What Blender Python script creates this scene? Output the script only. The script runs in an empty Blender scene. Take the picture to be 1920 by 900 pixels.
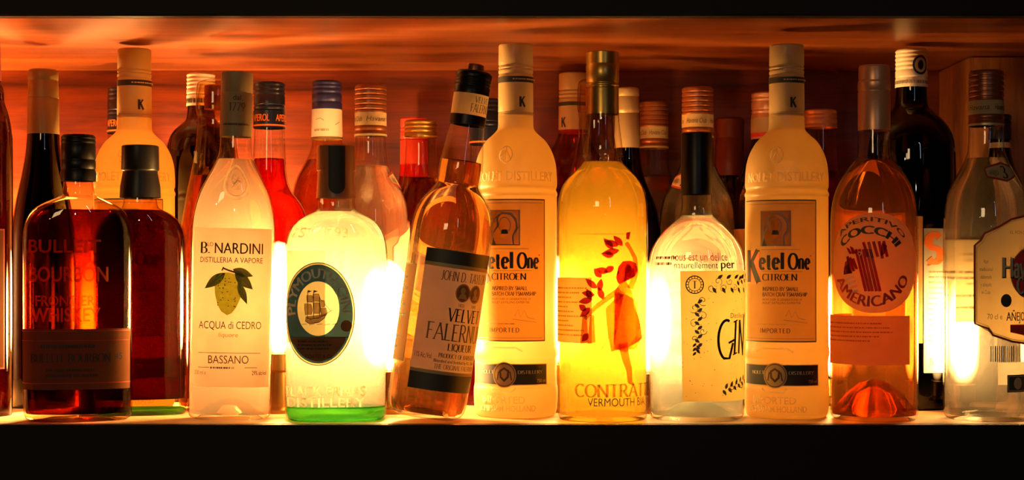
import bpy, bmesh, math, random
from mathutils import Vector, Matrix
random.seed(7)
C = bpy.context.scene
COL = C.collection
PI = math.pi
# ---------------------------------------------------------------- camera, world, lamps in the room, exposure
F = 3050.0            # focal length in pixels of the 1920 wide frame
YH = 500.0            # picture row of the eye level
EDGE = 1.29           # camera to front edge of the shelf
ZC = 0.1256           # eye level above the shelf top
CLEAR = 0.3245        # shelf top to underside of the shelf above
cam_d = bpy.data.cameras.new('camera'); cam = bpy.data.objects.new('camera', cam_d); COL.objects.link(cam)
cam.location = (0, -EDGE, ZC); cam.rotation_euler = (PI/2, 0, 0)
cam_d.sensor_width = 36; cam_d.lens = 36*F/1920; cam_d.shift_y = (YH-450)/1920; cam_d.clip_start = .02
C.camera = cam
W = bpy.data.worlds.new('world'); C.world = W; W.use_nodes = True
W.node_tree.nodes['Background'].inputs[0].default_value = (1, .52, .24, 1)
W.node_tree.nodes['Background'].inputs[1].default_value = .008
BULB = 430.0
def area(name, loc, target, sx, sy, power, col):
    l = bpy.data.lights.new(name, 'AREA'); l.shape = 'RECTANGLE'; l.size = sx; l.size_y = sy; l.energy = power; l.color = col
    o = bpy.data.objects.new(name, l); COL.objects.link(o); o.location = loc
    o.rotation_euler = (Vector(target)-Vector(loc)).to_track_quat('-Z', 'Y').to_euler()
    return o
area('room_window_light', (.75, -2.3, .75), (0, 0, .1), .06, .5, .9, (.6, .75, 1))
area('room_front_fill', (-.6, -2.1, .62), (0, 0, .15), .4, .25, 4.6, (1, .66, .31))  # unseen warm fill added in front, set low to brighten caps and labels
for k, (lx, ly, lz) in enumerate(((-.9, -2.0, .5), (.25, -2.6, .35), (.6, -1.9, .9))):
    l = bpy.data.lights.new('room_spot', 'POINT'); l.energy = .9; l.shadow_soft_size = .012; l.color = (1, .85, .65)
    o = bpy.data.objects.new('room_spot', l); COL.objects.link(o); o.location = (lx, ly, lz)
C.view_settings.view_transform = 'Standard'
try: C.view_settings.look = 'None'
except Exception: pass
C.view_settings.exposure = 0.0; C.view_settings.gamma = 1; C.view_settings.use_curve_mapping = False
cy = C.cycles
cy.max_bounces = 22; cy.transparent_max_bounces = 40; cy.transmission_bounces = 20; cy.glossy_bounces = 5; cy.diffuse_bounces = 4
cy.sample_clamp_indirect = 4.0; cy.blur_glossy = .6; cy.caustics_reflective = False; cy.caustics_refractive = True
cy.use_denoising = True

# ---------------------------------------------------------------- materials
def lin(c):
    if isinstance(c, str):
        c = [int(c[i:i+2], 16)/255 for i in (0, 2, 4)]
        c = [x/12.92 if x <= .04045 else ((x+.055)/1.055)**2.4 for x in c]
    return tuple(c)+(1.0,)
def newmat(name):
    m = bpy.data.materials.new(name); m.use_nodes = True
    nt = m.node_tree; nt.nodes.clear()
    out = nt.nodes.new('ShaderNodeOutputMaterial')
    return m, nt, out
def N(nt, t, **kw):
    n = nt.nodes.new(t)
    for k, v in kw.items():
        if k.startswith('i_'):
            key = k[2:]; n.inputs[int(key) if key.isdigit() else key].default_value = v
        else: setattr(n, k, v)
    return n
def solid(name, c, rough=.5, metal=0, spec=.5, coat=0):
    m, nt, out = newmat(name)
    p = N(nt, 'ShaderNodeBsdfPrincipled')
    p.inputs['Base Color'].default_value = lin(c); p.inputs['Roughness'].default_value = rough; p.inputs['Metallic'].default_value = metal
    p.inputs['Specular IOR Level'].default_value = spec; p.inputs['Coat Weight'].default_value = coat
    nz = N(nt, 'ShaderNodeTexNoise'); nz.inputs['Scale'].default_value = 180; nz.inputs['Detail'].default_value = 4
    tc = N(nt, 'ShaderNodeTexCoord'); nt.links.new(tc.outputs['Object'], nz.inputs['Vector'])
    bp = N(nt, 'ShaderNodeBump'); bp.inputs['Strength'].default_value = .06; bp.inputs['Distance'].default_value = .001
    nt.links.new(nz.outputs['Fac'], bp.inputs['Height']); nt.links.new(bp.outputs['Normal'], p.inputs['Normal'])
    nt.links.new(p.outputs[0], out.inputs[0])
    return m
def paper(name, c, trans=.5, tc=None, mottle=.12, scale=60):
    m, nt, out = newmat(name)
    co = N(nt, 'ShaderNodeTexCoord')
    nz = N(nt, 'ShaderNodeTexNoise'); nz.inputs['Scale'].default_value = scale; nz.inputs['Detail'].default_value = 6
    nt.links.new(co.outputs['Object'], nz.inputs['Vector'])
    def col(c):
        mx = N(nt, 'ShaderNodeMix', data_type='RGBA'); b = lin(c)
        mx.inputs[6].default_value = tuple(x*(1-mottle) for x in b[:3])+(1,); mx.inputs[7].default_value = tuple(min(1, x*(1+mottle)) for x in b[:3])+(1,)
        nt.links.new(nz.outputs['Fac'], mx.inputs[0]); return mx.outputs[2]
    d = N(nt, 'ShaderNodeBsdfDiffuse'); t = N(nt, 'ShaderNodeBsdfTranslucent')
    nt.links.new(col(c), d.inputs[0]); nt.links.new(col(tc or c), t.inputs[0])
    mx = N(nt, 'ShaderNodeMixShader'); mx.inputs[0].default_value = trans
    nt.links.new(d.outputs[0], mx.inputs[1]); nt.links.new(t.outputs[0], mx.inputs[2]); nt.links.new(mx.outputs[0], out.inputs[0])
    return m
def schlick(nt, f0, amp=.9):
    lw = N(nt, 'ShaderNodeLayerWeight'); lw.inputs[0].default_value = .5
    pw = N(nt, 'ShaderNodeMath', operation='POWER'); pw.inputs[1].default_value = 4.5; nt.links.new(lw.outputs['Facing'], pw.inputs[0])
    ma = N(nt, 'ShaderNodeMath', operation='MULTIPLY_ADD'); ma.inputs[1].default_value = amp; ma.inputs[2].default_value = f0
    nt.links.new(pw.outputs[0], ma.inputs[0])
    return ma.outputs[0], lw.outputs['Facing']
def glass(name, c, edge, rough=.015, f0=.045, amp=.8):
    """thin wall: tinted, darker where the wall is seen edge on, mirror like at grazing angles"""
    m, nt, out = newmat(name)
    fac, facing = schlick(nt, f0, amp)
    p3 = N(nt, 'ShaderNodeMath', operation='POWER'); p3.inputs[1].default_value = 3.0; nt.links.new(facing, p3.inputs[0])
    mc = N(nt, 'ShaderNodeMix', data_type='RGBA'); mc.inputs[6].default_value = lin(c); mc.inputs[7].default_value = lin(edge)
    nt.links.new(p3.outputs[0], mc.inputs[0])
    t = N(nt, 'ShaderNodeBsdfTransparent'); g = N(nt, 'ShaderNodeBsdfGlossy'); g.inputs['Roughness'].default_value = rough
    nt.links.new(mc.outputs[2], t.inputs[0])
    mx = N(nt, 'ShaderNodeMixShader'); nt.links.new(fac, mx.inputs[0]); nt.links.new(t.outputs[0], mx.inputs[1]); nt.links.new(g.outputs[0], mx.inputs[2])
    nt.links.new(mx.outputs[0], out.inputs[0])
    return m
def liquid(name, c, ior=1.33, clear=.33, glow_mix=0.):
    """a colour for each crossing of the surface; part goes straight, part is bent"""
    m, nt, out = newmat(name)
    t = N(nt, 'ShaderNodeBsdfTransparent'); r = N(nt, 'ShaderNodeBsdfRefraction'); r.inputs['Roughness'].default_value = .02
    r.inputs['IOR'].default_value = ior
    t.inputs[0].default_value = lin(c); r.inputs[0].default_value = lin(c)
    mx = N(nt, 'ShaderNodeMixShader'); mx.inputs[0].default_value = clear
    nt.links.new(r.outputs[0], mx.inputs[1]); nt.links.new(t.outputs[0], mx.inputs[2])
    if glow_mix:   # scatter added so liquids glow, standing in for refracted lamp light and bloom
        h = N(nt, 'ShaderNodeBsdfTranslucent'); h.inputs[0].default_value = lin(c)
        hm = N(nt, 'ShaderNodeMixShader'); hm.inputs[0].default_value = glow_mix
        nt.links.new(mx.outputs[0], hm.inputs[1]); nt.links.new(h.outputs[0], hm.inputs[2]); mx = hm
    nt.links.new(mx.outputs[0], out.inputs[0])
    return m
def frosted(name, c, tc, trans=.62, rough=.4, thin=0.):
    m, nt, out = newmat(name)
    d = N(nt, 'ShaderNodeBsdfDiffuse'); d.inputs[0].default_value = lin(c)
    t = N(nt, 'ShaderNodeBsdfTranslucent'); t.inputs[0].default_value = lin(tc)
    g = N(nt, 'ShaderNodeBsdfGlossy'); g.inputs['Roughness'].default_value = rough
    fac, _ = schlick(nt, .035, .25)
    a = N(nt, 'ShaderNodeMixShader'); a.inputs[0].default_value = trans; nt.links.new(d.outputs[0], a.inputs[1]); nt.links.new(t.outputs[0], a.inputs[2])
    b = N(nt, 'ShaderNodeMixShader'); nt.links.new(fac, b.inputs[0]); nt.links.new(a.outputs[0], b.inputs[1]); nt.links.new(g.outputs[0], b.inputs[2])
    if thin:
        tr = N(nt, 'ShaderNodeBsdfTransparent'); q = N(nt, 'ShaderNodeMixShader'); q.inputs[0].default_value = thin
        nt.links.new(b.outputs[0], q.inputs[1]); nt.links.new(tr.outputs[0], q.inputs[2]); b = q
    nt.links.new(b.outputs[0], out.inputs[0])
    return m
def wood(name, dark, light, rough=.33, scale=(1.2, 14, 14)):
    m, nt, out = newmat(name)
    tc = N(nt, 'ShaderNodeTexCoord'); mp = N(nt, 'ShaderNodeMapping'); mp.inputs['Scale'].default_value = scale
    nt.links.new(tc.outputs['Object'], mp.inputs[0])
    n1 = N(nt, 'ShaderNodeTexNoise'); n1.inputs['Scale'].default_value = 3; n1.inputs['Detail'].default_value = 9; n1.inputs['Roughness'].default_value = .62; n1.inputs['Distortion'].default_value = .9
    n2 = N(nt, 'ShaderNodeTexNoise'); n2.inputs['Scale'].default_value = 26; n2.inputs['Detail'].default_value = 8; n2.inputs['Roughness'].default_value = .7
    nt.links.new(mp.outputs[0], n1.inputs['Vector']); nt.links.new(mp.outputs[0], n2.inputs['Vector'])
    ad = N(nt, 'ShaderNodeMath', operation='MULTIPLY_ADD'); ad.inputs[1].default_value = .45; nt.links.new(n2.outputs['Fac'], ad.inputs[0]); nt.links.new(n1.outputs['Fac'], ad.inputs[2])
    cr = N(nt, 'ShaderNodeValToRGB'); cr.color_ramp.elements[0].position = .5; cr.color_ramp.elements[0].color = lin(dark)
    cr.color_ramp.elements[1].position = .92; cr.color_ramp.elements[1].color = lin(light)
    nt.links.new(ad.outputs[0], cr.inputs[0])
    p = N(nt, 'ShaderNodeBsdfPrincipled'); p.inputs['Roughness'].default_value = rough
    nt.links.new(cr.outputs[0], p.inputs['Base Color'])
    bp = N(nt, 'ShaderNodeBump'); bp.inputs['Strength'].default_value = .25; bp.inputs['Distance'].default_value = .0012
    nt.links.new(ad.outputs[0], bp.inputs['Height']); nt.links.new(bp.outputs[0], p.inputs['Normal'])
    nt.links.new(p.outputs[0], out.inputs[0])
    return m
def emit(name, c, s, zmid=.085, zw=.03):
    """lamp glass whose emission fades out at ends and rim to imitate camera bloom"""
    m, nt, out = newmat(name); e = N(nt, 'ShaderNodeEmission'); e.inputs[0].default_value = lin(c); e.inputs[1].default_value = s
    tc = N(nt, 'ShaderNodeTexCoord'); sp = N(nt, 'ShaderNodeSeparateXYZ'); nt.links.new(tc.outputs['Object'], sp.inputs[0])
    a = N(nt, 'ShaderNodeMath', operation='MULTIPLY_ADD'); a.inputs[1].default_value = 1/zw; a.inputs[2].default_value = -zmid/zw; nt.links.new(sp.outputs['Z'], a.inputs[0])
    q = N(nt, 'ShaderNodeMath', operation='MULTIPLY'); nt.links.new(a.outputs[0], q.inputs[0]); nt.links.new(a.outputs[0], q.inputs[1])
    lw = N(nt, 'ShaderNodeLayerWeight'); lw.inputs[0].default_value = .5
    pf = N(nt, 'ShaderNodeMath', operation='POWER'); pf.inputs[1].default_value = 2.; nt.links.new(lw.outputs['Facing'], pf.inputs[0])
    pg = N(nt, 'ShaderNodeMath', operation='MULTIPLY_ADD'); pg.inputs[1].default_value = 6.0; nt.links.new(pf.outputs[0], pg.inputs[0]); nt.links.new(q.outputs[0], pg.inputs[2])
    ex = N(nt, 'ShaderNodeMath', operation='POWER'); ex.inputs[0].default_value = .37
    nt.links.new(pg.outputs[0], ex.inputs[1])
    t = N(nt, 'ShaderNodeBsdfTransparent'); mx = N(nt, 'ShaderNodeMixShader')
    nt.links.new(ex.outputs[0], mx.inputs[0]); nt.links.new(t.outputs[0], mx.inputs[1]); nt.links.new(e.outputs[0], mx.inputs[2])
    nt.links.new(mx.outputs[0], out.inputs[0]); return m

M = {}
M['wood_wall'] = wood('varnished red wood', (.030, .003, .0006), (.145, .022, .003), .36, (1.0, 10, 16))
M['wood_top'] = wood('varnished orange wood', (.055, .010, .002), (.28, .072, .011), .34, (1.0, 12, 12))
M['wood_shelf'] = wood('worn pale wood', (.30, .16, .07), (.62, .38, .2), .4, (1.0, 14, 14))
M['wood_post'] = wood('rough brown wood', (.10, .032, .008), (.42, .15, .04), .6, (9, 9, 1.4))
M['fascia'] = solid('black painted wood', (.007, .0045, .003), .6, spec=.2)
M['clear'] = glass('clear glass', (.97, .97, .95), (.60, .58, .50))
M['clear_green'] = glass('faintly green glass', (.95, .97, .90), (.45, .58, .36))
M['clear_warm'] = glass('amber tinted glass', (.96, .82, .55), (.55, .30, .08))
M['dark_glass'] = glass('dark brown glass', (.16, .035, .008), (.012, .003, .001))
M['black_glass'] = glass('black green glass', (.03, .018, .006), (.003, .002, .001))
M['brown_glass'] = glass('deep brown glass', (.30, .07, .018), (.03, .006, .002))
M['red_glass'] = glass('red tinted glass', (.75, .14, .04), (.25, .02, .005))
M['white_rum'] = liquid('clear spirit', (.97, .98, .95), glow_mix=.06)
M['citrus'] = liquid('pale citrus spirit', (.98, .92, .82), glow_mix=.22)
M['gin'] = liquid('clear gin', (.92, 1, .98), glow_mix=.13)
M['bourbon'] = liquid('amber whiskey', (.27, .055, .008), 1.35, .8)
M['rye'] = liquid('dark red whiskey', (.22, .008, .004), 1.35, .3, .08)
M['aperitif'] = liquid('orange red aperitif', (.85, .10, .02), glow_mix=.15)
M['red_liq'] = liquid('red bitter', (.75, .05, .012))
M['amber_liq'] = liquid('golden amber liqueur', (.92, .55, .14))
M['falernum'] = liquid('pale golden liqueur', (.95, .68, .34), clear=.2, glow_mix=.012)
M['vermouth'] = liquid('golden vermouth', (.99, .77, .21), glow_mix=.22)
M['americano'] = liquid('orange wine aperitif', (.80, .40, .14), glow_mix=.06)
M['rum_aged'] = liquid('brown rum', (.5, .16, .03))
M['green_foot'] = liquid('thick green glass', (.30, .88, .28), 1.3, .4, .25)
M['frost'] = frosted('frosted white glass', (.58, .44, .22), (.82, .62, .26), .64)
M['frost_cap'] = frosted('cream foil', (.46, .33, .155), (.7, .48, .18), .25, .35)
M['emboss_frost'] = frosted('raised frosted glass', (.9, .84, .66), (1, .92, .7), .8, .3, .6)
M['emboss'] = frosted('raised amber glass', (.12, .05, .015), (.9, .36, .07), .6, .08, .4)
M['emboss_clear'] = frosted('raised clear glass', (.8, .75, .6), (1, .96, .85), .75, .1)
M['socket'] = solid('brass lamp socket', (.35, .18, .05), .35, 1)
M['black_cap'] = solid('black plastic', (.006, .005, .005), .36, spec=.25)
M['navy_cap'] = solid('navy lacquered metal', (.010, .013, .035), .3, .2)
M['blue_cap'] = solid('blue lacquered metal', (.02, .02, .10), .35, .3)
M['olive_foil'] = solid('dull gold foil', (.23, .16, .06), .5, .45)
M['taupe_foil'] = solid('taupe foil', (.36, .25, .11), .55, .05)
M['gold_foil'] = solid('gold foil', (.50, .29, .06), .32, .85)
M['palegold'] = solid('pale gold foil', (.52, .40, .20), .42, .5)
M['copper_foil'] = solid('copper foil', (.74, .36, .19), .36, .5)
M['redbrown_cap'] = solid('red brown metal', (.25, .07, .022), .36, .55)
M['darkred_cap'] = solid('dark red wax', (.10, .010, .005), .45)
M['white_cap'] = solid('white plastic', (.72, .62, .48), .45)
M['red_cap'] = frosted('red translucent plastic', (.7, .05, .02), (.9, .06, .015), .5)
M['brown_wrap'] = solid('brown shrink wrap', (.30, .115, .05), .4)
M['paper_white'] = paper('white paper', (.84, .78, .66), .5)
M['paper_nardini'] = paper('ribbed ivory paper', (.84, .72, .60), .5, (.74, .56, .46))
M['paper_cream'] = paper('cream paper', (.74, .60, .36), .42)
M['paper_parch'] = paper('parchment paper', (.66, .44, .18), .45, (.92, .56, .17), .22, 45)
M['paper_tan'] = paper('tan paper', (.66, .48, .25), .45)
M['paper_gold'] = paper('champagne paper', (.58, .41, .17), .5, (.84, .56, .19))
M['paper_silver'] = paper('silvery paper', (.78, .76, .60), .3, (.70, .68, .48))
M['ink_bronze'] = solid('bronze ink', (.20, .12, .04), .5)
M['paper_brown'] = paper('brown paper', (.14, .055, .025), .2)
M['paper_orange'] = paper('orange paper', (.66, .36, .14), .4)
M['paper_rum'] = paper('grey cream paper', (.60, .52, .32), .45, (.8, .6, .28))
M['paper_teal'] = paper('slate teal print', (.08, .19, .26), .07, (.09, .16, .16))
M['ink_ivory'] = paper('ivory lettering', (.86, .80, .68), .1)
M['paper_umber'] = paper('umber print', (.32, .13, .06), .35)
M['ink'] = solid('black ink', (.012, .010, .008), .6)
M['ink_brown'] = solid('brown ink', (.10, .045, .018), .6)
M['ink_grey'] = solid('grey ink', (.22, .18, .13), .6)
M['ink_dkred'] = solid('dark red ink', (.30, .018, .012), .6)
M['ink_red'] = solid('red ink', (.62, .035, .02), .55)
M['ink_orange'] = solid('orange ink', (.80, .17, .02), .55)
M['ink_gold'] = solid('gold ink', (.52, .34, .12), .5, .05)
M['ink_olive'] = solid('olive black ink', (.045, .042, .028), .5)
M['ink_white'] = paper('ivory ink', (.80, .68, .46), .4)
M['ink_yellow'] = paper('lemon print', (.50, .55, .07), .5, (.52, .72, .08), .3, 300)
M['ink_green'] = paper('leaf print', (.12, .17, .05), .35, (.14, .2, .05), .3, 200)
M['print_red'] = glass('translucent red print', (.56, .24, .07), (.5, .08, .01), .3, .02, .1)
M['print_crimson'] = glass('translucent crimson print', (.34, .020, .010), (.2, .01, .005), .3, .02, .1)
M['print_brown'] = glass('translucent brown print', (.50, .36, .20), (.3, .1, .02), .3, .02, .1)

# ---------------------------------------------------------------- object helpers
def link(name, bm, mats, parent=None, smooth=True):
    me = bpy.data.meshes.new(name)
    if smooth:
        for f in bm.faces: f.smooth = True
    bm.to_mesh(me); bm.free()
    for m in (mats if isinstance(mats, (list, tuple)) else [mats]): me.materials.append(m)
    if smooth:
        try: me.set_sharp_from_angle(angle=math.radians(38))
        except Exception: pass
    o = bpy.data.objects.new(name, me); COL.objects.link(o)
    if parent is not None: o.parent = parent
    return o
def tag(o, label, cat, group=None):
    o['label'] = label; o['category'] = cat
    if group: o['group'] = group
    return o
def structure(o): o['kind'] = 'structure'; return o
def box(bm, x0, x1, y0, y1, z0, z1, bev=0):
    r = bmesh.ops.create_cube(bm, size=1)
    bmesh.ops.scale(bm, vec=(x1-x0, y1-y0, z1-z0), verts=r['verts']); bmesh.ops.translate(bm, vec=((x0+x1)/2, (y0+y1)/2, (z0+z1)/2), verts=r['verts'])
    if bev:
        es = list({e for v in r['verts'] for e in v.link_edges})
        bmesh.ops.bevel(bm, geom=es, offset=bev, segments=2, affect='EDGES')
def chaikin(p, it=2):
    for _ in range(it):
        q = [p[0]]
        for a, b in zip(p, p[1:]):
            q.append((a[0]*.75+b[0]*.25, a[1]*.75+b[1]*.25)); q.append((a[0]*.25+b[0]*.75, a[1]*.25+b[1]*.75))
        q.append(p[-1]); p = q
    return p
def sstep(t): t = max(0., min(1., t)); return t*t*(3-2*t)

class Bottle:
    """a bottle standing at picture column c and distance D; profile in picture rows and half widths at that distance"""
    def __init__(s, name, label, c, D, prof, k=1., n=2., tilt=0., group=None, seg=48, cat='bottle', sharp=False, lift=0.):
        s.D = D; s.c = c; s.k = k; s.n = n; s.seg = seg
        X = (c-960)*D/F; a = math.atan2(X, D)
        s.sz = D/F; s.sr = D/F*math.cos(a)
        s.root = bpy.data.objects.new(name, None); COL.objects.link(s.root); tag(s.root, label, cat, group)
        s.root.empty_display_size = .02
        s.root.location = (X, D-EDGE, lift)
        s.root.rotation_euler = (0, tilt, -a) if tilt else (0, 0, -a)
        p = [(s.z(y), hw*s.sr) for y, hw in prof]
        s.prof = p if sharp else chaikin(p)
        s.R = max(r for _, r in s.prof)
        # arc length of the cross section, from the front to each side
        s.tab = [(0., -PI/2)]; acc = 0.; prev = s.cs(-PI/2, s.R)
        for i in range(1, 361):
            ph = -PI/2+PI*i/360; q = s.cs(ph, s.R); acc += math.hypot(q[0]-prev[0], q[1]-prev[1]); prev = q; s.tab.append((acc, ph))
        s.half = acc
    def z(s, y): return max(0.0, ZC+(YH-y)*s.sz)
    def yr(s, r):
        if s.k >= .99: return r
        kk = s.k*s.R*1.06
        return (r**-6+kk**-6)**(-1/6) if r > 1e-5 else r
    def cs(s, ph, r):
        n = 2+(s.n-2)*sstep((r/s.R-.5)/.45) if hasattr(s, 'R') else s.n
        cx, sy = math.cos(ph), math.sin(ph); e = 2/n
        return (math.copysign(abs(cx)**e, cx)*r, math.copysign(abs(sy)**e, sy)*s.yr(r))
    def rad(s, z):
        p = s.prof
        for (z0, r0), (z1, r1) in zip(p, p[1:]):
            if (z0-z)*(z1-z) <= 0 and z0 != z1: return r0+(r1-r0)*(z-z0)/(z1-z0)
        return p[0][1] if z > p[0][0] else p[-1][1]
    def phi(s, u):
        sg = 1 if u >= 0 else -1; a = abs(u) % (2*s.half); back = a > s.half
        if back: a = 2*s.half-a; sg = -sg
        lo, hi = 0, 360
        while hi-lo > 1:
            m = (lo+hi)//2
            if s.tab[m][0] <= a: lo = m
            else: hi = m
        t = (a-s.tab[lo][0])/max(1e-12, s.tab[hi][0]-s.tab[lo][0]); d = s.tab[lo][1]+(s.tab[hi][1]-s.tab[lo][1])*t+PI/2
        return -PI/2+sg*d
    def surf(s, u, z, off):
        r = s.rad(z); ph = s.phi(u)
        a = s.cs(ph-.01, r); b = s.cs(ph+.01, r); p = s.cs(ph, r)
        tx, ty = b[0]-a[0], b[1]-a[1]; L = math.hypot(tx, ty) or 1
        return (p[0]+ty/L*off, p[1]-tx/L*off, z)
    def A(s, x):
        """picture offset from the axis -> arc offset, both in pixels"""
        r = s.R*.9995; xx = max(-r, min(r, x*s.sr))
        for (a0, p0), (a1, p1) in zip(s.tab, s.tab[1:]):
            if s.cs(p1, s.R)[0] >= abs(xx): return math.copysign(a1, x)/s.sr
        return math.copysign(s.half/2, x)/s.sr
    def lathe(s, name, prof, mat, raw=False, smooth=2, off=0., closed_top=False, closed_bot=False, parent=None, seg=None):
        """prof: picture rows / half widths, or metres when raw"""
        p = list(prof) if raw else [(s.z(y), hw*s.sr) for y, hw in prof]
        if smooth: p = chaikin(p, smooth)
        if off: p = [(z, max(r+off, 1e-4)) for z, r in p]
        if closed_top: p = [(p[0][0], 0.)]+p
        if closed_bot: p = p+[(p[-1][0], 0.)]
        q = [p[0]]
        for a in p[1:]:
            if abs(a[0]-q[-1][0])+abs(a[1]-q[-1][1]) > 2e-5: q.append(a)
        bm = bmesh.new(); rows = []; sg = seg or s.seg
        for z, r in q:
            if r < 1e-6: rows.append([bm.verts.new((0, 0, z))])
            else: rows.append([bm.verts.new((*s.cs(2*PI*i/sg, r), z)) for i in range(sg)])
        for a, b in zip(rows, rows[1:]):
            for i in range(sg):
                j = (i+1) % sg
                if len(a) == 1 and len(b) == 1: continue
                if len(a) == 1: bm.faces.new((a[0], b[i], b[j]))
                elif len(b) == 1: bm.faces.new((a[i], b[0], a[j]))
                else: bm.faces.new((a[i], b[i], b[j], a[j]))
        return link(name, bm, mat, parent or s.root)
    def body(s, mat, punt=0., mouth=True, name='glass_body'):
        p = list(s.prof); z0, r0 = p[-1]
        if punt: p += [(0., r0*.93), (punt*.25, r0*.72), (punt*.62, r0*.52), (punt*.9, r0*.28), (punt, 0.)]
        else: p += [(0., r0*.9), (.002, r0*.6), (.003, 0.)]
        s.punt = punt
        return s.lathe(name, p, mat, raw=True, smooth=0)
    def fill(s, level, mat, inset=.0014, floor=.004, name='liquid'):
        zt = s.z(level); p = [(zt, s.rad(zt)-inset)]
        p += [(z, r-inset) for z, r in s.prof if floor < z < zt-1e-4]
        r0 = p[-1][1]; p.append((floor, min(r0, s.rad(floor)-inset)*.985))
        if s.punt: p += [(floor, r0*.9), (s.punt*.25+.0025, r0*.70), (s.punt*.62+.003, r0*.50), (s.punt*.9+.003, r0*.27), (s.punt+.003, 0.)]
        else: p.append((floor, 0.))
        p = [(zt, 0.)]+p
        return s.lathe(name, p, mat, raw=True, smooth=0)
    def foot(s, ytop, mat, name='thick_base'):
        zt = s.z(ytop); p = [(zt, 0.), (zt, s.rad(zt)-.0013)]+[(z, r-.0013) for z, r in s.prof if .0012 < z < zt]+[(.0012, s.prof[-1][1]*.93), (.0012, 0.)]
        return s.lathe(name, p, mat, raw=True, smooth=0)
    def cap(s, prof, mat, name='cap', ridges=(), smooth=0, parent=None):
        """ridges: (row, depth) grooves cut around the cap"""
        p = sorted(prof)
        def hw(y):
            for (a, b), (c_, d) in zip(p, p[1:]):
                if a <= y <= c_: return b+(d-b)*(y-a)/max(1e-6, c_-a)
            return p[-1][1]
        pts = list(p)
        for y, d in ridges: pts += [(y-2.2, hw(y-2.2)), (y-.9, hw(y)-d), (y+.9, hw(y)-d), (y+2.2, hw(y+2.2))]
        pts.sort(); t = pts[0]
        pts = [(t[0], t[1]-2.2), (t[0]+1.6, t[1])]+[q for q in pts[1:]]
        return s.lathe(name, pts, mat, smooth=smooth, closed_top=True, seg=40, parent=parent)
    def band(s, y0, y1, hw0, hw1, mat, name='neck_band', smooth=0):
        return s.lathe(name, [(y0, hw0-.8), (y0, hw0), (y1, hw1), (y1, hw1-.8)], mat, smooth=0, seg=40)

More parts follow.
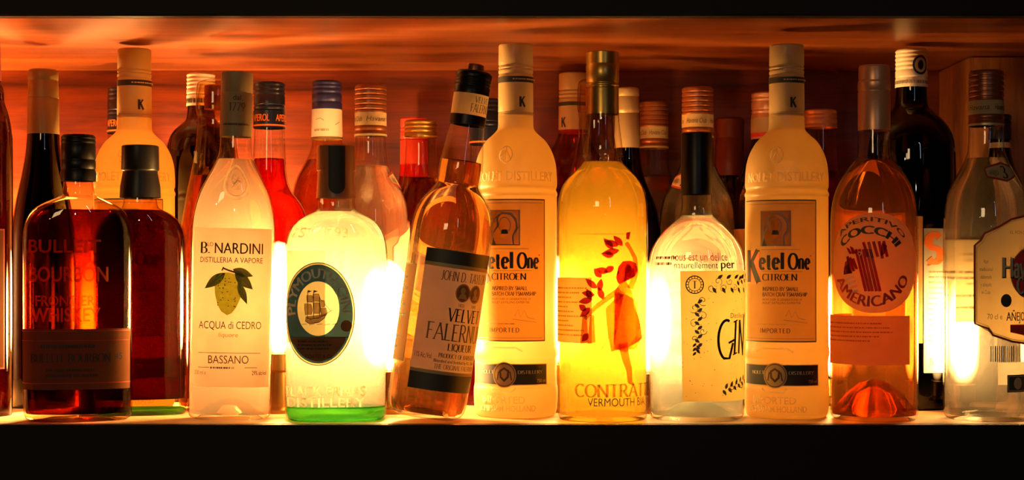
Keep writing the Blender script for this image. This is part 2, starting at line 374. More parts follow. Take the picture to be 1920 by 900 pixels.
# ---------------------------------------------------------------- lettering and flat print wrapped on a bottle
def arcp(cx, cy, rx, ry, a0, a1, n=10):
    return [(cx+rx*math.cos(math.radians(a0+(a1-a0)*i/n)), cy+ry*math.sin(math.radians(a0+(a1-a0)*i/n))) for i in range(n+1)]
SER = {  # roman capitals as pen strokes: width, strokes (a leading 1 closes round forms without serifs)
 'A': (.82, [[(0, 0), (.41, 1)], [(.41, 1), (.82, 0)], [(.17, .36), (.65, .36)]]),
 'B': (.66, [[(.08, 0), (.08, 1)], arcp(.3, .76, .28, .24, 90, -90), arcp(.3, .26, .34, .26, 90, -90), [(.08, 1), (.3, 1)], [(.08, .52), (.3, .52)], [(.08, 0), (.3, 0)]]),
 'C': (.78, [arcp(.44, .5, .42, .5, 45, 315, 18)]),
 'D': (.8, [[(.08, 0), (.08, 1)], arcp(.34, .5, .44, .5, 90, -90, 14), [(.08, 1), (.34, 1)], [(.08, 0), (.34, 0)]]),
 'E': (.64, [[(.08, 0), (.08, 1)], [(.08, .975), (.58, .975)], [(.08, .52), (.46, .52)], [(.08, .025), (.62, .025)]]),
 'F': (.6, [[(.08, 0), (.08, 1)], [(.08, .975), (.58, .975)], [(.08, .52), (.46, .52)]]),
 'G': (.82, [arcp(.44, .5, .42, .5, 45, 335, 18), [(.78, .02), (.78, .42)]]),
 'H': (.84, [[(.08, 0), (.08, 1)], [(.74, 0), (.74, 1)], [(.08, .52), (.74, .52)]]),
 'I': (.24, [[(.12, 0), (.12, 1)]]),
 'J': (.42, [[(.3, 1), (.3, .2)], arcp(.12, .2, .18, .22, 0, -130, 8)]),
 'K': (.78, [[(.08, 0), (.08, 1)], [(.08, .42), (.68, 1)], [(.3, .6), (.74, 0)]]),
 'L': (.6, [[(.08, 0), (.08, 1)], [(.08, .025), (.58, .025)]]),
 'M': (1., [[(.1, 0), (.1, 1)], [(.1, 1), (.5, .1)], [(.5, .1), (.88, 1)], [(.88, 1), (.88, 0)]]),
 'N': (.84, [[(.08, 0), (.08, 1)], [(.08, 1), (.76, 0)], [(.76, 0), (.76, 1)]]),
 'O': (.86, [arcp(.43, .5, .42, .5, 0, 360, 24)]),
 'P': (.62, [[(.08, 0), (.08, 1)], arcp(.3, .74, .3, .26, 90, -90), [(.08, 1), (.3, 1)], [(.08, .48), (.3, .48)]]),
 'Q': (.86, [arcp(.43, .5, .42, .5, 0, 360, 24), [(.45, .2), (.85, -.15)]]),
 'R': (.74, [[(.08, 0), (.08, 1)], arcp(.3, .75, .28, .25, 90, -90), [(.08, 1), (.3, 1)], [(.08, .5), (.3, .5)], [(.32, .5), (.72, 0)]]),
 'S': (.56, [arcp(.28, .75, .23, .25, 30, 270, 12)+arcp(.28, .25, .25, .25, 90, -150, 12)[1:]]),
 'T': (.72, [[(.36, 0), (.36, 1)], [(.02, .975), (.70, .975)]]),
 'U': (.8, [[(.08, 1), (.08, .3)], arcp(.4, .3, .32, .3, 180, 360, 12), [(.72, .3), (.72, 1)]]),
 'V': (.8, [[(0, 1), (.4, 0)], [(.4, 0), (.8, 1)]]),
 'W': (1.1, [[(0, 1), (.28, 0)], [(.28, 0), (.55, 1)], [(.55, 1), (.82, 0)], [(.82, 0), (1.1, 1)]]),
 'X': (.8, [[(0, 1), (.8, 0)], [(0, 0), (.8, 1)]]),
 'Y': (.76, [[(0, 1), (.38, .45)], [(.38, .45), (.76, 1)], [(.38, .45), (.38, 0)]]),
 'Z': (.66, [[(.05, .975), (.62, .975)], [(.62, 1), (.04, 0)], [(.04, .025), (.64, .025)]]),
 '1': (.34, [[(.2, 0), (.2, 1)], [(.2, 1), (.04, .86)]]),
 '3': (.56, [arcp(.26, .75, .22, .25, 150, -90, 12)+arcp(.26, .25, .26, .25, 90, -150, 12)[1:]]),
 '7': (.56, [[(.02, .97), (.54, .97)], [(.54, .97), (.18, 0)]]),
 '9': (.56, [arcp(.28, .68, .24, .32, 0, 360, 16), [(.52, .68), (.22, 0)]]),
 'e': (.52, [[(.08, .36), (.46, .36)], arcp(.27, .33, .21, .33, 8, 315, 16)]),
 't': (.38, [[(.17, .85), (.17, .12)], arcp(.29, .12, .12, .12, 180, 300, 6), [(.02, .62), (.34, .62)]]),
 'l': (.24, [[(.12, 0), (.12, 1)]]),
 'n': (.60, [[(.1, 0), (.1, .66)], arcp(.29, .42, .19, .24, 180, 0, 10), [(.48, .44), (.48, 0)]]),
 'a': (.54, [[(.42, 0), (.42, .45)], arcp(.25, .45, .17, .2, 0, 160, 8), arcp(.25, .19, .19, .2, 60, 320, 10)]),
 'v': (.54, [[(0, .66), (.27, 0)], [(.27, 0), (.54, .66)]]),
 'u': (.58, [[(.1, .66), (.1, .2)], arcp(.28, .2, .18, .2, 180, 360, 8), [(.46, .66), (.46, 0)]]),
 'b': (.56, [[(.08, 0), (.08, 1)], arcp(.27, .32, .22, .33, 160, -160, 14)]),
 '.': (.22, [[(.1, 0), (.1, .09)]]), ' ': (.36, []), '&': (.7, [arcp(.35, .5, .3, .48, 0, 360, 16)]), '-': (.4, [[(.05, .45), (.35, .45)]]),
}
def ribbon(p, wf):
    q = []
    for i, (x, y) in enumerate(p):
        a = p[max(0, i-1)]; b = p[min(len(p)-1, i+1)]
        if len(p) > 2 and math.dist(p[0], p[-1]) < 1e-6 and i in (0, len(p)-1): a, b = p[-2], p[1]
        dx, dy = b[0]-a[0], b[1]-a[1]; L = math.hypot(dx, dy) or 1; dx /= L; dy /= L
        w = wf(dx, dy)/2; q.append(((x-dy*w, y+dx*w), (x+dy*w, y-dx*w)))
    return [[q[i][0], q[i][1], q[i+1][1], q[i+1][0]] for i in range(len(q)-1)]
def serif_polys(s, thick=.16, thin=.055, gap=.12):
    polys = []; x = 0
    for ch in s:
        w, st = SER.get(ch) or SER['O']
        for p in st:
            p = [(a+x, b) for a, b in p]
            polys += ribbon(p, lambda dx, dy: thin+(thick-thin)*(abs(dy)**1.5)*(.45 if (dx*dy > .12 and len(p) == 2) else 1))
            for e, o in ((p[0], p[1]), (p[-1], p[-2])):
                if len(p) == 2 and abs(o[1]-e[1]) > .3 and min(abs(e[1]), abs(e[1]-1), abs(e[1]-.66)) < .01:
                    yy = e[1]; t = .055 if yy < .1 else -.055
                    polys.append([(e[0]-.13, yy), (e[0]+.13, yy), (e[0]+.115, yy+t), (e[0]-.115, yy+t)])
        x += w+gap
    return polys, x-gap, 1.
_fc = {}
def sans_polys(s, bold=0.):
    if (s, bold) in _fc: return _fc[(s, bold)]
    cu = bpy.data.curves.new('t', 'FONT'); cu.body = s; cu.resolution_u = 4 if len(s) < 16 else 2; cu.offset = bold if bold < .02 else 0
    o = bpy.data.objects.new('t', cu); me = bpy.data.meshes.new_from_object(o)
    vs = [(v.co.x, v.co.y) for v in me.vertices]; polys = [[vs[i] for i in p.vertices] for p in me.polygons]
    bpy.data.objects.remove(o); bpy.data.curves.remove(cu); bpy.data.meshes.remove(me)
    if bold >= .02: polys = [[(x+d, y) for x, y in p] for p in polys for d in (-bold*.6, 0, bold*.6)]
    x0 = min(v[0] for v in vs); x1 = max(v[0] for v in vs)
    _fc[(s, bold)] = ([[(x-x0, y/.70) for x, y in p] for p in polys], x1-x0, 1.)
    return _fc[(s, bold)]

class Art:
    """flat print in (arc pixel, picture row); layers lie a tenth of a millimetre apart"""
    def __init__(s): s.items = []
    def poly(s, pts, mat, layer=1): s.items.append((layer, mat, [list(pts)])); return s
    def rect(s, u0, u1, y0, y1, mat, layer=0): return s.poly([(u0, y0), (u1, y0), (u1, y1), (u0, y1)], mat, layer)
    def ell(s, cx, cy, rx, ry, mat, layer=1, n=32): return s.poly([(cx+rx*math.cos(2*PI*i/n), cy+ry*math.sin(2*PI*i/n)) for i in range(n)], mat, layer)
    def ring(s, cx, cy, rx, ry, w, mat, layer=2, n=32, a0=0, a1=360):
        q = []
        for i in range(n):
            a = math.radians(a0+(a1-a0)*i/n); b = math.radians(a0+(a1-a0)*(i+1)/n)
            q.append([(cx+rx*math.cos(a), cy+ry*math.sin(a)), (cx+rx*math.cos(b), cy+ry*math.sin(b)), (cx+(rx-w)*math.cos(b), cy+(ry-w)*math.sin(b)), (cx+(rx-w)*math.cos(a), cy+(ry-w)*math.sin(a))])
        s.items.append((layer, mat, q)); return s
    def line(s, pts, w, mat, layer=2): s.items.append((layer, mat, ribbon(pts, lambda dx, dy: w))); return s
    def frame(s, u0, u1, y0, y1, w, mat, layer=2):
        for a in ((u0, u1, y0, y0+w), (u0, u1, y1-w, y1), (u0, u0+w, y0+w, y1-w), (u1-w, u1, y0+w, y1-w)): s.rect(*a, mat, layer)
        return s
    def text(s, t, u0, u1, yb, yt, mat, font='sans', bold=0., layer=2, skew=0., **kw):
        P, w, h = serif_polys(t, **kw) if font == 'serif' else sans_polys(t, bold)
        kx = (u1-u0)/w
        s.items.append((layer, mat, [[(u0+(x+y*skew)*kx, yb+(yt-yb)*y) for x, y in p] for p in P])); return s
    def arc(s, t, cx, cy, rx, ry, a0, a1, h, mat, font='sans', bold=0., layer=2, **kw):
        """text whose feet follow an ellipse from angle a0 to a1 (degrees, 90 is the top); h above it (negative: feet outside)"""
        P, w, _ = serif_polys(t, **kw) if font == 'serif' else sans_polys(t, bold)
        out = []
        for p in P:
            q = []
            for x, y in p:
                a = math.radians(a0+(a1-a0)*x/w); e = abs(h)*y if h > 0 else -abs(h)*y
                q.append((cx+(rx+e)*math.cos(a), cy-(ry+e)*math.sin(a)))
            out.append(q)
        s.items.append((layer, mat, out)); return s
    def lines(s, u0, u1, y0, y1, n, mat, layer=2, h=.45, rag=.3):
        """rows of small illegible print, as broken strokes"""
        for i in range(n):
            yy = y0+(y1-y0)*(i+.5)/n; hh = (y1-y0)/n*h; u = u0; end = u1-(u1-u0)*random.random()*rag; q = []
            while u < end:
                w = random.choice((1.2, 2, 2.6, 3.4, 4.2)); q.append([(u, yy-hh/2), (min(u+w, end), yy-hh/2), (min(u+w, end), yy+hh/2), (u, yy+hh/2)]); u += w+random.choice((.7, .7, 1.6))
            s.items.append((layer, mat, q))
        return s
    def build(s, b, name, label=None, thick=0., base=1.5, parent=None, step=5.):
        mats = []; bm = bmesh.new()
        for layer, mat, polys in s.items:
            if mat not in mats: mats.append(mat)
            mi = mats.index(mat)
            for p in polys:
                try:
                    f = bm.faces.new([bm.verts.new((x, y, layer)) for x, y in p]); f.material_index = mi
                except ValueError: pass
        bmesh.ops.triangulate(bm, faces=[f for f in bm.faces if len(f.verts) > 4], ngon_method='EAR_CLIP')
        us = [v.co.x for v in bm.verts]; a = math.ceil(min(us)/step)*step
        while a < max(us):
            bmesh.ops.bisect_plane(bm, geom=bm.verts[:]+bm.edges[:]+bm.faces[:], plane_co=(a, 0, 0), plane_no=(1, 0, 0), dist=1e-4); a += step
        ys = [v.co.y for v in bm.verts]; vstep = 9.; a = math.ceil(min(ys)/vstep)*vstep
        if max(abs(b.rad(b.z(y))-b.R) for y in (min(ys), max(ys))) > b.R*.01:
            while a < max(ys):
                bmesh.ops.bisect_plane(bm, geom=bm.verts[:]+bm.edges[:]+bm.faces[:], plane_co=(0, a, 0), plane_no=(0, 1, 0), dist=1e-4); a += vstep
        if thick:
            old = bm.faces[:]
            r = bmesh.ops.extrude_face_region(bm, geom=bm.faces[:])
            for v in [g for g in r['geom'] if isinstance(g, bmesh.types.BMVert)]: v.co.z += thick*10
            bmesh.ops.delete(bm, geom=[f for f in old if f.is_valid], context='FACES_ONLY')
        for v in bm.verts:
            v.co = b.surf(v.co.x*b.sr, b.z(v.co.y), (base+v.co.z)*1e-4)
        if thick: bmesh.ops.recalc_face_normals(bm, faces=bm.faces[:])
        o = link(name, bm, [m for m in mats], parent or b.root, smooth=not thick)
        if label: o['label'] = label
        return o
def leaf(a, x, y, L, w, ang, mat, layer=2, vein=None):
    c_, s_ = math.cos(ang), math.sin(ang); pts = []
    for i in range(13):
        t = i/12; pts.append((t*L, w*math.sin(PI*t**.85)))
    for i in range(11, 0, -1):
        t = i/12; pts.append((t*L, -w*math.sin(PI*t**.85)))
    a.poly([(x+px*c_-py*s_, y+px*s_+py*c_) for px, py in pts], mat, layer)
    if vein: a.line([(x, y), (x+L*.9*c_, y+L*.9*s_)], .9, vein, layer+1)
def curl(a, x, y, r, ang, mat, turns=1.1, w=1.2, flip=1):
    p = []
    for i in range(19):
        t = i/18; rr = r*(1-t*.85); th = ang+flip*turns*2*PI*t
        p.append((x+rr*math.cos(th), y+rr*math.sin(th)))
    a.line(p, w, mat)
def duplicate(b, label, c, D, scale=1., spin=0., group=None):
    """copy of a bottle and of each of its parts"""
    X = (c-960)*D/F; r = b.root.copy(); COL.objects.link(r); r['label'] = label
    r.location = (X, D-EDGE, 0); r.rotation_euler = (0, 0, -math.atan2(X, D)+spin); r.scale = (scale,)*3
    for ch in list(b.root.children):
        k = ch.copy(); COL.objects.link(k); k.parent = r
        for g in list(ch.children):
            q = g.copy(); COL.objects.link(q); q.parent = k
    return r

# ---------------------------------------------------------------- the shelf recess
YB = 1.65-EDGE; TOP = CLEAR
def shelf(name, label, z0, z1, wood_m):
    r = bpy.data.objects.new(name, None); COL.objects.link(r); r.location = (0, .012, z0); tag(r, label, 'shelf')
    bm = bmesh.new(); box(bm, -.75, .75, .0, YB-.012, 0, z1-z0, .0008); link('board', bm, wood_m, r, False)
    bm = bmesh.new(); box(bm, -.75, .75, -.012, 0, -.075 if z0 < 0 else 0, z1-z0+(.0 if z0 < 0 else .05), .0012); o = link('front_edging', bm, M['fascia'], r, False)
    o['label'] = 'black painted front edge'
    return r
shelf('shelf', 'pale wooden shelf board with black front edge the bottles stand on', -.03, 0, M['wood_shelf'])
shelf('shelf', 'orange varnished wooden shelf above the bottle tops with black front edge', TOP, TOP+.03, M['wood_top'])
bm = bmesh.new(); box(bm, -.80, .80, YB, YB+.02, -.08, TOP+.08); structure(link('wall_back', bm, M['wood_wall'], None, False))
bm = bmesh.new(); box(bm, (1820-960)*1.535/F, .80, 1.535-EDGE, YB, 0, TOP, .0015); structure(link('trim_1', bm, M['wood_post'], None, False))
bm = bmesh.new(); box(bm, -.80, -.752, 0, YB, -.05, TOP); structure(link('wall_left', bm, M['wood_wall'], None, False))

# ---------------------------------------------------------------- lamps between the rows
def lamp(label, c, D, up=0., power=1., thin=1.):
    s = D/F; X = (c-960)*s
    r = bpy.data.objects.new('candle_lamp', None); COL.objects.link(r); r.location = (X, D-EDGE, 0); tag(r, label, 'lamp', 'glowing candle lamps behind the front bottles')
    def rev(name, pts, mat, n=24):
        bm = bmesh.new(); rows = [[bm.verts.new((0, 0, z))] if q < 1e-6 else [bm.verts.new((q*math.cos(2*PI*i/n), q*math.sin(2*PI*i/n), z)) for i in range(n)] for z, q in pts]
        for a, b in zip(rows, rows[1:]):
            for i in range(n):
                j = (i+1) % n
                if len(a) == 1: bm.faces.new((a[0], b[i], b[j]))
                elif len(b) == 1: bm.faces.new((a[i], b[0], a[j]))
                else: bm.faces.new((a[i], b[i], b[j], a[j]))
        return link(name, bm, mat, r)
    rev('base', [(0, 0), (0, .015), (.003, .015), (.005, .009), (.03+up, .009), (.032+up, .0125), (.046+up, .0125), (.046+up, 0)], M['socket'])
    rev('bulb', chaikin([(z, q*thin) for z, q in [(.046+up, .0), (.046+up, .010), (.052+up, .016), (.062+up, .0205), (.118+up, .0205), (.132+up, .017), (.141+up, .008), (.143+up, 0)]], 2), emit('glowing lamp glass', (1, .50, .14), BULB*power, .092+up, .026))
    return r
lamp('candle lamp glowing behind the dark whiskey flask with raised lettering', 168, 1.405, -.012, 1., .42)
lamp('candle lamp glowing in the gap between the lemon label bottle and the green based gin', 522, 1.40, .005, 1.15)
lamp('candle lamp glowing between the green based gin and the leaning bottle', 722, 1.395, -.01)
lamp('candle lamp glowing behind the golden vermouth and the middle frosted bottle', 1060, 1.41, -.005, .8)
lamp('candle lamp glowing between the golden vermouth and the parchment label gin', 1215, 1.40, -.012, .55)
lamp('candle lamp glowing in the narrow gap between the frosted bottle and the orange aperitif', 1572, 1.44, -.02, .26, .7)
lamp('candle lamp glowing behind the clear rum bottle next to the post', 1806, 1.403, -.022, .45, .68)
lamp('candle lamp glowing behind the almost black bottle with the dull gold capsule', 84, 1.56, .005, 4.5)
lamp('candle lamp glowing low behind the frosted bottle nearest the dark whiskey flask', 268, 1.53, .0, 8.0)

# ================================================================ FRONT ROW
ink, inkb = M['ink'], M['ink_brown']
# ---- dark whiskey flask with raised lettering
b = Bottle('whiskey_flask', 'dark amber whiskey flask with raised lettering and a low brown label, black cap', 147, 1.337,
           [(332, 28), (345, 28), (362, 31), (366, 31), (374, 50), (384, 72), (398, 90), (420, 101), (450, 104), (600, 104), (755, 103), (780, 101), (788, 92)], k=.47, n=2.5)
b.body(M['clear_warm']); b.fill(394, M['bourbon'], floor=.006)
b.cap([(253, 31), (258, 33), (322, 33), (324, 34), (340, 33)], M['black_cap'], ridges=[(262, .8), (270, .8), (300, .8), (318, 1)])
a = Art(); W_ = M['emboss']
for t, u0, u1, yb, yt in (('BULLEIT', -95, 42, 474, 450), ('BOURBON', -92, 55, 527, 500), ('FRONTIER', -80, 31, 572, 553), ('WHISKEY', -88, 41, 601, 576)):
    a = Art(); a.text(t, u0, u1, yb, yt, W_, bold=.014); a.build(b, 'raised_word', thick=.5)
a = Art(); a.rect(-150, 104, 615, 727, M['paper_brown']); a.rect(-150, 104, 618, 619.5, M['ink_dkred'], 2); a.rect(-150, 104, 636, 637, M['ink_dkred'], 2); a.rect(-150, 104, 714, 716, M['ink_dkred'], 2)
a.text('BULLEIT BOURBON', -90, 60, 676, 661, M['ink'], 'serif', thick=.2); a.text('45', 68, 84, 672, 660, M['ink']); a.lines(-60, 40, 686, 706, 2, M['ink']); a.lines(-70, 60, 640, 654, 1, M['ink'])
a.build(b, 'label', 'dim brown paper band')
# ---- second flask, dark red, green base
b = Bottle('whiskey_flask', 'dark red whiskey flask with plain front and bright green thick base, black wrapped cap', 263, 1.385,
           [(366, 31), (372, 31), (388, 33), (392, 40), (402, 60), (414, 74), (432, 84), (460, 87), (600, 87), (760, 87), (778, 86), (786, 78)], k=.44, n=2.6)
b.body(M['clear_warm']); b.fill(394, M['rye'], floor=.0135); b.foot(765, M['green_foot'])
b.cap([(273, 35), (318, 36), (324, 33), (350, 38), (371, 39)], M['black_cap'], ridges=[(322, 1)], smooth=0)
W_ = M['emboss_clear']
# ---- lemon label bottle
TN = math.radians(1.3)
b = Bottle('citrus_liqueur_bottle', 'clear teardrop bottle with lemon picture on ivory label and round glass seal', 430, 1.345,
           [(250, 29), (262, 29.5), (285, 30), (300, 35), (327, 48), (350, 60), (368, 68), (390, 74), (410, 78), (440, 80), (600, 80), (760, 79), (780, 77), (788, 68)], k=.62, n=2.5, tilt=TN, lift=.035*math.sin(TN)*.7)
b.body(M['clear'], punt=.014); b.fill(300, M['citrus'])
b.cap([(137, 30), (252, 30.5), (258, 30)], M['taupe_foil'], name='foil_capsule', ridges=[(176, .9)])
a = Art(); a.text('dal', -7, 8, 191, 181, inkb); a.text('1779', -14, 16, 211, 196, inkb, 'serif', thick=.16); a.rect(-30, 30, 236, 237, inkb); a.lines(-26, 30, 232, 240, 1, inkb)
def on_neck(bt, art, y0, y1, hw, name, **kw):
    """print on a cap: wrapped on a cylinder of the cap's half width"""
    class P: pass
    p = P(); p.sr, p.sz, p.root, p.R = bt.sr, bt.sz, bt.root, hw*bt.sr; p.z = bt.z
    p.rad = lambda z: hw*bt.sr
    def surf(u, z, off): r = hw*bt.sr+off; t = u/(hw*bt.sr); return (r*math.sin(t), -r*math.cos(t), z)
    p.surf = surf
    return art.build(p, name, **kw)
on_neck(b, a, 137, 255, 30.6, 'capsule_print')
a = Art(); a.ring(4, 345, 34, 33, 5, W_); a.ring(4, 345, 27, 26, 1.5, W_); a.line(arcp(-2, 340, 8, 8, 40, 320, 12), 3, W_); a.line(arcp(10, 350, 8, 8, 140, -140, 12), 3, W_); a.line([(-9, 356), (4, 344), (17, 334)], 3, W_); a.line([(-12, 338), (4, 350), (18, 342)], 2.4, W_)
a.build(b, 'glass_seal', 'round raised glass seal', thick=.9)
a = Art(); P_ = M['paper_nardini']; a.rect(-79, 78, 430, 724, P_)
g1 = M['ink_brown']
a.text('B.', -61, -43, 477, 457, g1, 'serif', thick=.22); a.text('LO', -48, -37, 464, 457, g1); a.text('NARDINI', -34, 56, 477, 457, g1, bold=.02); a.text('DISTILLERIA A VAPORE', -62, 56, 494, 484, g1, bold=.005)
a.poly([(-30, 517), (-22, 513), (-8, 512), (6, 515), (15, 522), (18, 540), (15, 560), (8, 576), (0, 587), (-9, 591), (-20, 584), (-27, 572), (-32, 552), (-33, 532)], M['ink_yellow'], 2)
for i in range(26): a.ell(random.uniform(-27, 11), random.uniform(522, 575), 1.4, 1.1, M['ink_green'], 3, 6)
leaf(a, -14, 513, 48, 9, math.radians(142), M['ink_green'], 2, inkb); leaf(a, 4, 512, 46, 10, math.radians(42), M['ink_green'], 3, inkb); leaf(a, 0, 506, 40, 8, math.radians(18), M['ink_green'], 3, inkb); leaf(a, 10, 530, 44, 7, math.radians(66), M['ink_green'], 1, inkb)
a.line([(-18, 504), (-8, 508), (6, 512)], 3, inkb, 3); a.line([(-20, 509), (-17, 502)], 2.5, inkb, 3)
a.text('ACQUA di CEDRO', -62, 56, 616, 602, g1); a.text('liquore', -24, 12, 631, 623, M['ink_gold'], skew=.1)
a.rect(-62, 56, 660, 661, g1, 2); a.text('BASSANO', -42, 33, 680, 665, g1); a.lines(-38, 24, 684, 692, 1, M['ink_grey']); a.rect(-62, -40, 687, 688, g1, 2); a.rect(26, 50, 687, 688, g1, 2)
a.text('350 ml e', -70, -46, 701, 693, M['ink_grey']); a.text('29% alc/vol', 40, 70, 701, 693, g1, bold=.01)
a.build(b, 'label', 'ivory label with lemon picture and brown lettering')
# ---- green based gin with oval ship label
b = Bottle('gin_bottle', 'clear gin bottle with oval teal ship label and pale green base', 630, 1.345,
           [(362, 35), (392, 36), (397, 40), (404, 58), (416, 76), (436, 90), (462, 96), (490, 97), (600, 97), (755, 96), (778, 95), (788, 86)], k=.60, n=2.9)
b.body(M['clear_green']); b.fill(397, M['gin'], floor=.0115); b.foot(762, M['green_foot'])
b.cap([(273, 36), (320, 36.5), (323, 34.5), (340, 35), (372, 37)], M['brown_wrap'], name='shrink_capsule', ridges=[(321, 1)])
a = Art(); a.poly([(-14, 276), (17, 276), (17, 348)]+arcp(1.5, 349, 15.5, 16, 0, 180, 12)+[(-14, 348)], M['ink'], 4); on_neck(b, a, 273, 372, 37, 'tear_strip')
for t, u0, u1, yb, yt in (('EST 1793', -88, 25, 446, 428), ('BLACK FRIARS', -100, 55, 738, 720), ('DISTILLERY', -96, 55, 758, 741)):
    a = Art(); a.text(t, u0, u1, yb, yt, W_, bold=.015); a.build(b, 'raised_word', thick=.5)
a = Art(); cx, cyy = -33, 587; T_ = M['paper_teal']
a.ring(cx, cyy, 68, 95, 1.6, M['ink_brown'], 2, 48); a.ring(cx, cyy, 66.5, 93.5, 2.6, M['paper_cream'], 2, 48)
oo = [(cx+64*math.cos(2*PI*i/48), cyy+91*math.sin(2*PI*i/48)) for i in range(49)]; ii = [(cx+39*math.cos(2*PI*i/48), cyy-10+50*math.sin(2*PI*i/48)) for i in range(49)]
a.items.append((2, T_, [[oo[i], oo[i+1], ii[i+1], ii[i]] for i in range(48)])); a.poly(ii[:-1], M['ink_white'], 2)
a.poly([(cx+60*math.cos(math.radians(t)), cyy+87*math.sin(math.radians(t))) for t in range(29, 152, 4)], M['paper_umber'], 4)
a.rect(cx-52, cx+56, 629, 630.2, M['ink'], 5)
a.arc('PLYMOUTH GIN', cx, cyy-8, 43, 58, 188, -4, 18, M['ink_ivory'], bold=.045, layer=4)
a.ell(cx+52, 609, 10.5, 10.5, M['paper_umber'], 5, 24); a.lines(cx-38, cx+40, 634, 654, 3, M['ink'], 5); a.text('COATES & Co', cx-24, cx+26, 668, 661, M['ink'], layer=5)
# the ship: hull, masts, full sails, pennants, sea
i_ = M['ink_brown']
a.lines(cx-20, cx+10, 594, 603, 3, i_, 5, .3, .3)
a.line([(cx-22, 592), (cx-14, 597), (cx+4, 593), (cx+16, 586), (cx+12, 594), (cx+2, 602), (cx-16, 605), (cx-23, 600), (cx-22, 592)], 1.3, i_, 5)
a.poly([(cx-22, 592), (cx-14, 597), (cx+4, 593), (cx+16, 586), (cx+12, 594), (cx+2, 602), (cx-16, 605), (cx-23, 600)], M['paper_tan'], 4)
for mx, y0, y1 in ((-19, 545, 595), (-8, 545, 595), (3, 556, 592)): a.line([(cx+mx, y1), (cx+mx, y0)], 1.2, i_, 4)
for (x0, y0, w, h) in ((-21, 553, 13, 12), (-9, 550, 13, 14), (-25, 568, 15, 20), (-9, 566, 14, 20), (3, 562, 10, 12), (5, 576, 12, 14)):
    a.poly([(cx+x0, y0), (cx+x0+w*.8, y0), (cx+x0+w, y0+h*.6), (cx+x0+w*.85, y0+h), (cx+x0+w*.1, y0+h), (cx+x0-w*.05, y0+h*.5)], M['paper_tan'], 4)
    a.line([(cx+x0, y0), (cx+x0+w*.8, y0), (cx+x0+w, y0+h*.6), (cx+x0+w*.85, y0+h), (cx+x0+w*.1, y0+h), (cx+x0, y0)], .9, i_, 5)
for mx in (-19, -8): a.poly([(cx+mx, 543), (cx+mx+8, 545), (cx+mx, 548)], i_, 4)
for q in range(5): a.line([(cx-30+q*14, 606+q % 2), (cx-20+q*14, 605)], .9, i_, 4)
a.line([(cx+12, 588), (cx+26, 580)], 1, i_, 4); a.line([(cx+3, 558), (cx+24, 582)], .8, i_, 4)
a.build(b, 'label', 'oval teal label with sailing ship')
a = Art(); H_ = b.half/b.sr; B0 = 2*H_
a.rect(B0-100, B0-20, 470, 640, M['paper_white']); 
a.build(b, 'back_label', 'pale back label seen through the glass')
# ---- leaning bottle
TF = math.radians(8.2); cF = 797
b = Bottle('liqueur_bottle', 'leaning clear bottle of golden liqueur with black and gold banded label', cF, 1.326,
           [(228, 31), (240, 33), (270, 36), (300, 40), (318, 41.5), (345, 41), (352, 41), (362, 48), (380, 62), (400, 71), (425, 76), (455, 77), (500, 76), (600, 76), (740, 75), (768, 74), (782, 68), (788, 56)], tilt=TF, lift=.0315*math.sin(TF)*.85, seg=64)
b.body(M['clear'], punt=.006); b.fill(306, M['falernum'])
c1 = b.cap([(136, 32), (142, 34), (180, 34)], M['black_cap'], name='cap', ridges=[(152, .8), (158, .8), (164, .8)])
b.lathe('cap_knob', [(122, 14), (124, 17), (136, 17)], M['redbrown_cap'], smooth=1, closed_top=True, seg=32, parent=c1)
b.band(178, 224, 33.4, 33.4, M['paper_tan'], 'neck_label'); b.band(220, 238, 34, 34, M['black_cap'], 'neck_ring')
a = Art(); a.text('VELVET', 8, 45, 196, 185, ink, 'serif', skew=.1); a.text('FALERNUM', 2, 52, 214, 199, ink, 'serif', skew=.05); on_neck(b, a, 178, 224, 33.6, 'neck_print')
a = Art(); P_ = M['paper_silver']; oL, oR = -44, 128
a.rect(oL, oR, 475, 734, P_); a.rect(oL, oR, 475, 500, M['ink_olive'], 1); a.rect(oL, oR, 500, 507, M['ink_gold'], 1); a.rect(oL, oR, 697, 703, M['ink_gold'], 1); a.rect(oL, oR, 703, 734, M['ink_olive'], 1)
a.text('JOHN D. TAYLOR', -8, 96, 530, 513, inkb, 'serif', skew=.06)
for q in (38, 68): a.ell(q, 550, 15.5, 17, M['brown_wrap'], 2, 28); a.ring(q, 550, 14.5, 16, 1.2, M['ink_gold'], 3); a.ell(q-1, 546, 5, 6, M['ink_gold'], 3, 12); a.poly([(q-9, 561), (q-5, 552), (q+5, 552), (q+9, 561)], M['ink_gold'], 3)
a.text('1825', 32, 44, 576, 570, inkb); a.text('1840', 62, 74, 576, 570, inkb)
a.text('VELVET', 15, 92, 604, 580, ink, 'serif', skew=.05, thick=.2); a.text('FALERNUM', -20, 118, 640, 609, M['ink_bronze'], 'serif', thick=.16); a.text('LIQUEUR', 23, 80, 658, 645, ink, 'serif', thick=.2)
a.text('11% Alc./Vol.', -38, -4, 676, 666, ink); a.text('PRODUCT OF BARBADOS', 8, 100, 672, 664, ink, 'serif', thick=.2); a.text('Blended and bottled by R.L. Seale', 0, 100, 681, 675, ink, bold=.02); a.text('THE ORIGINAL FALERNUM', 2, 100, 693, 684.5, inkb, 'serif')
a.build(b, 'label', 'gold label with black bands and serif lettering')
H_ = b.half/b.sr
a = Art(); a.rect(H_+30, 2*H_-62, 508, 690, M['paper_cream']); a.frame(H_+30, 2*H_-62, 508, 690, 2, M['ink_gold'], 1); a.lines(H_+38, 2*H_-70, 530, 670, 14, M['ink_grey'], 2); a.build(b, 'back_label', 'cream back label seen through the glass')
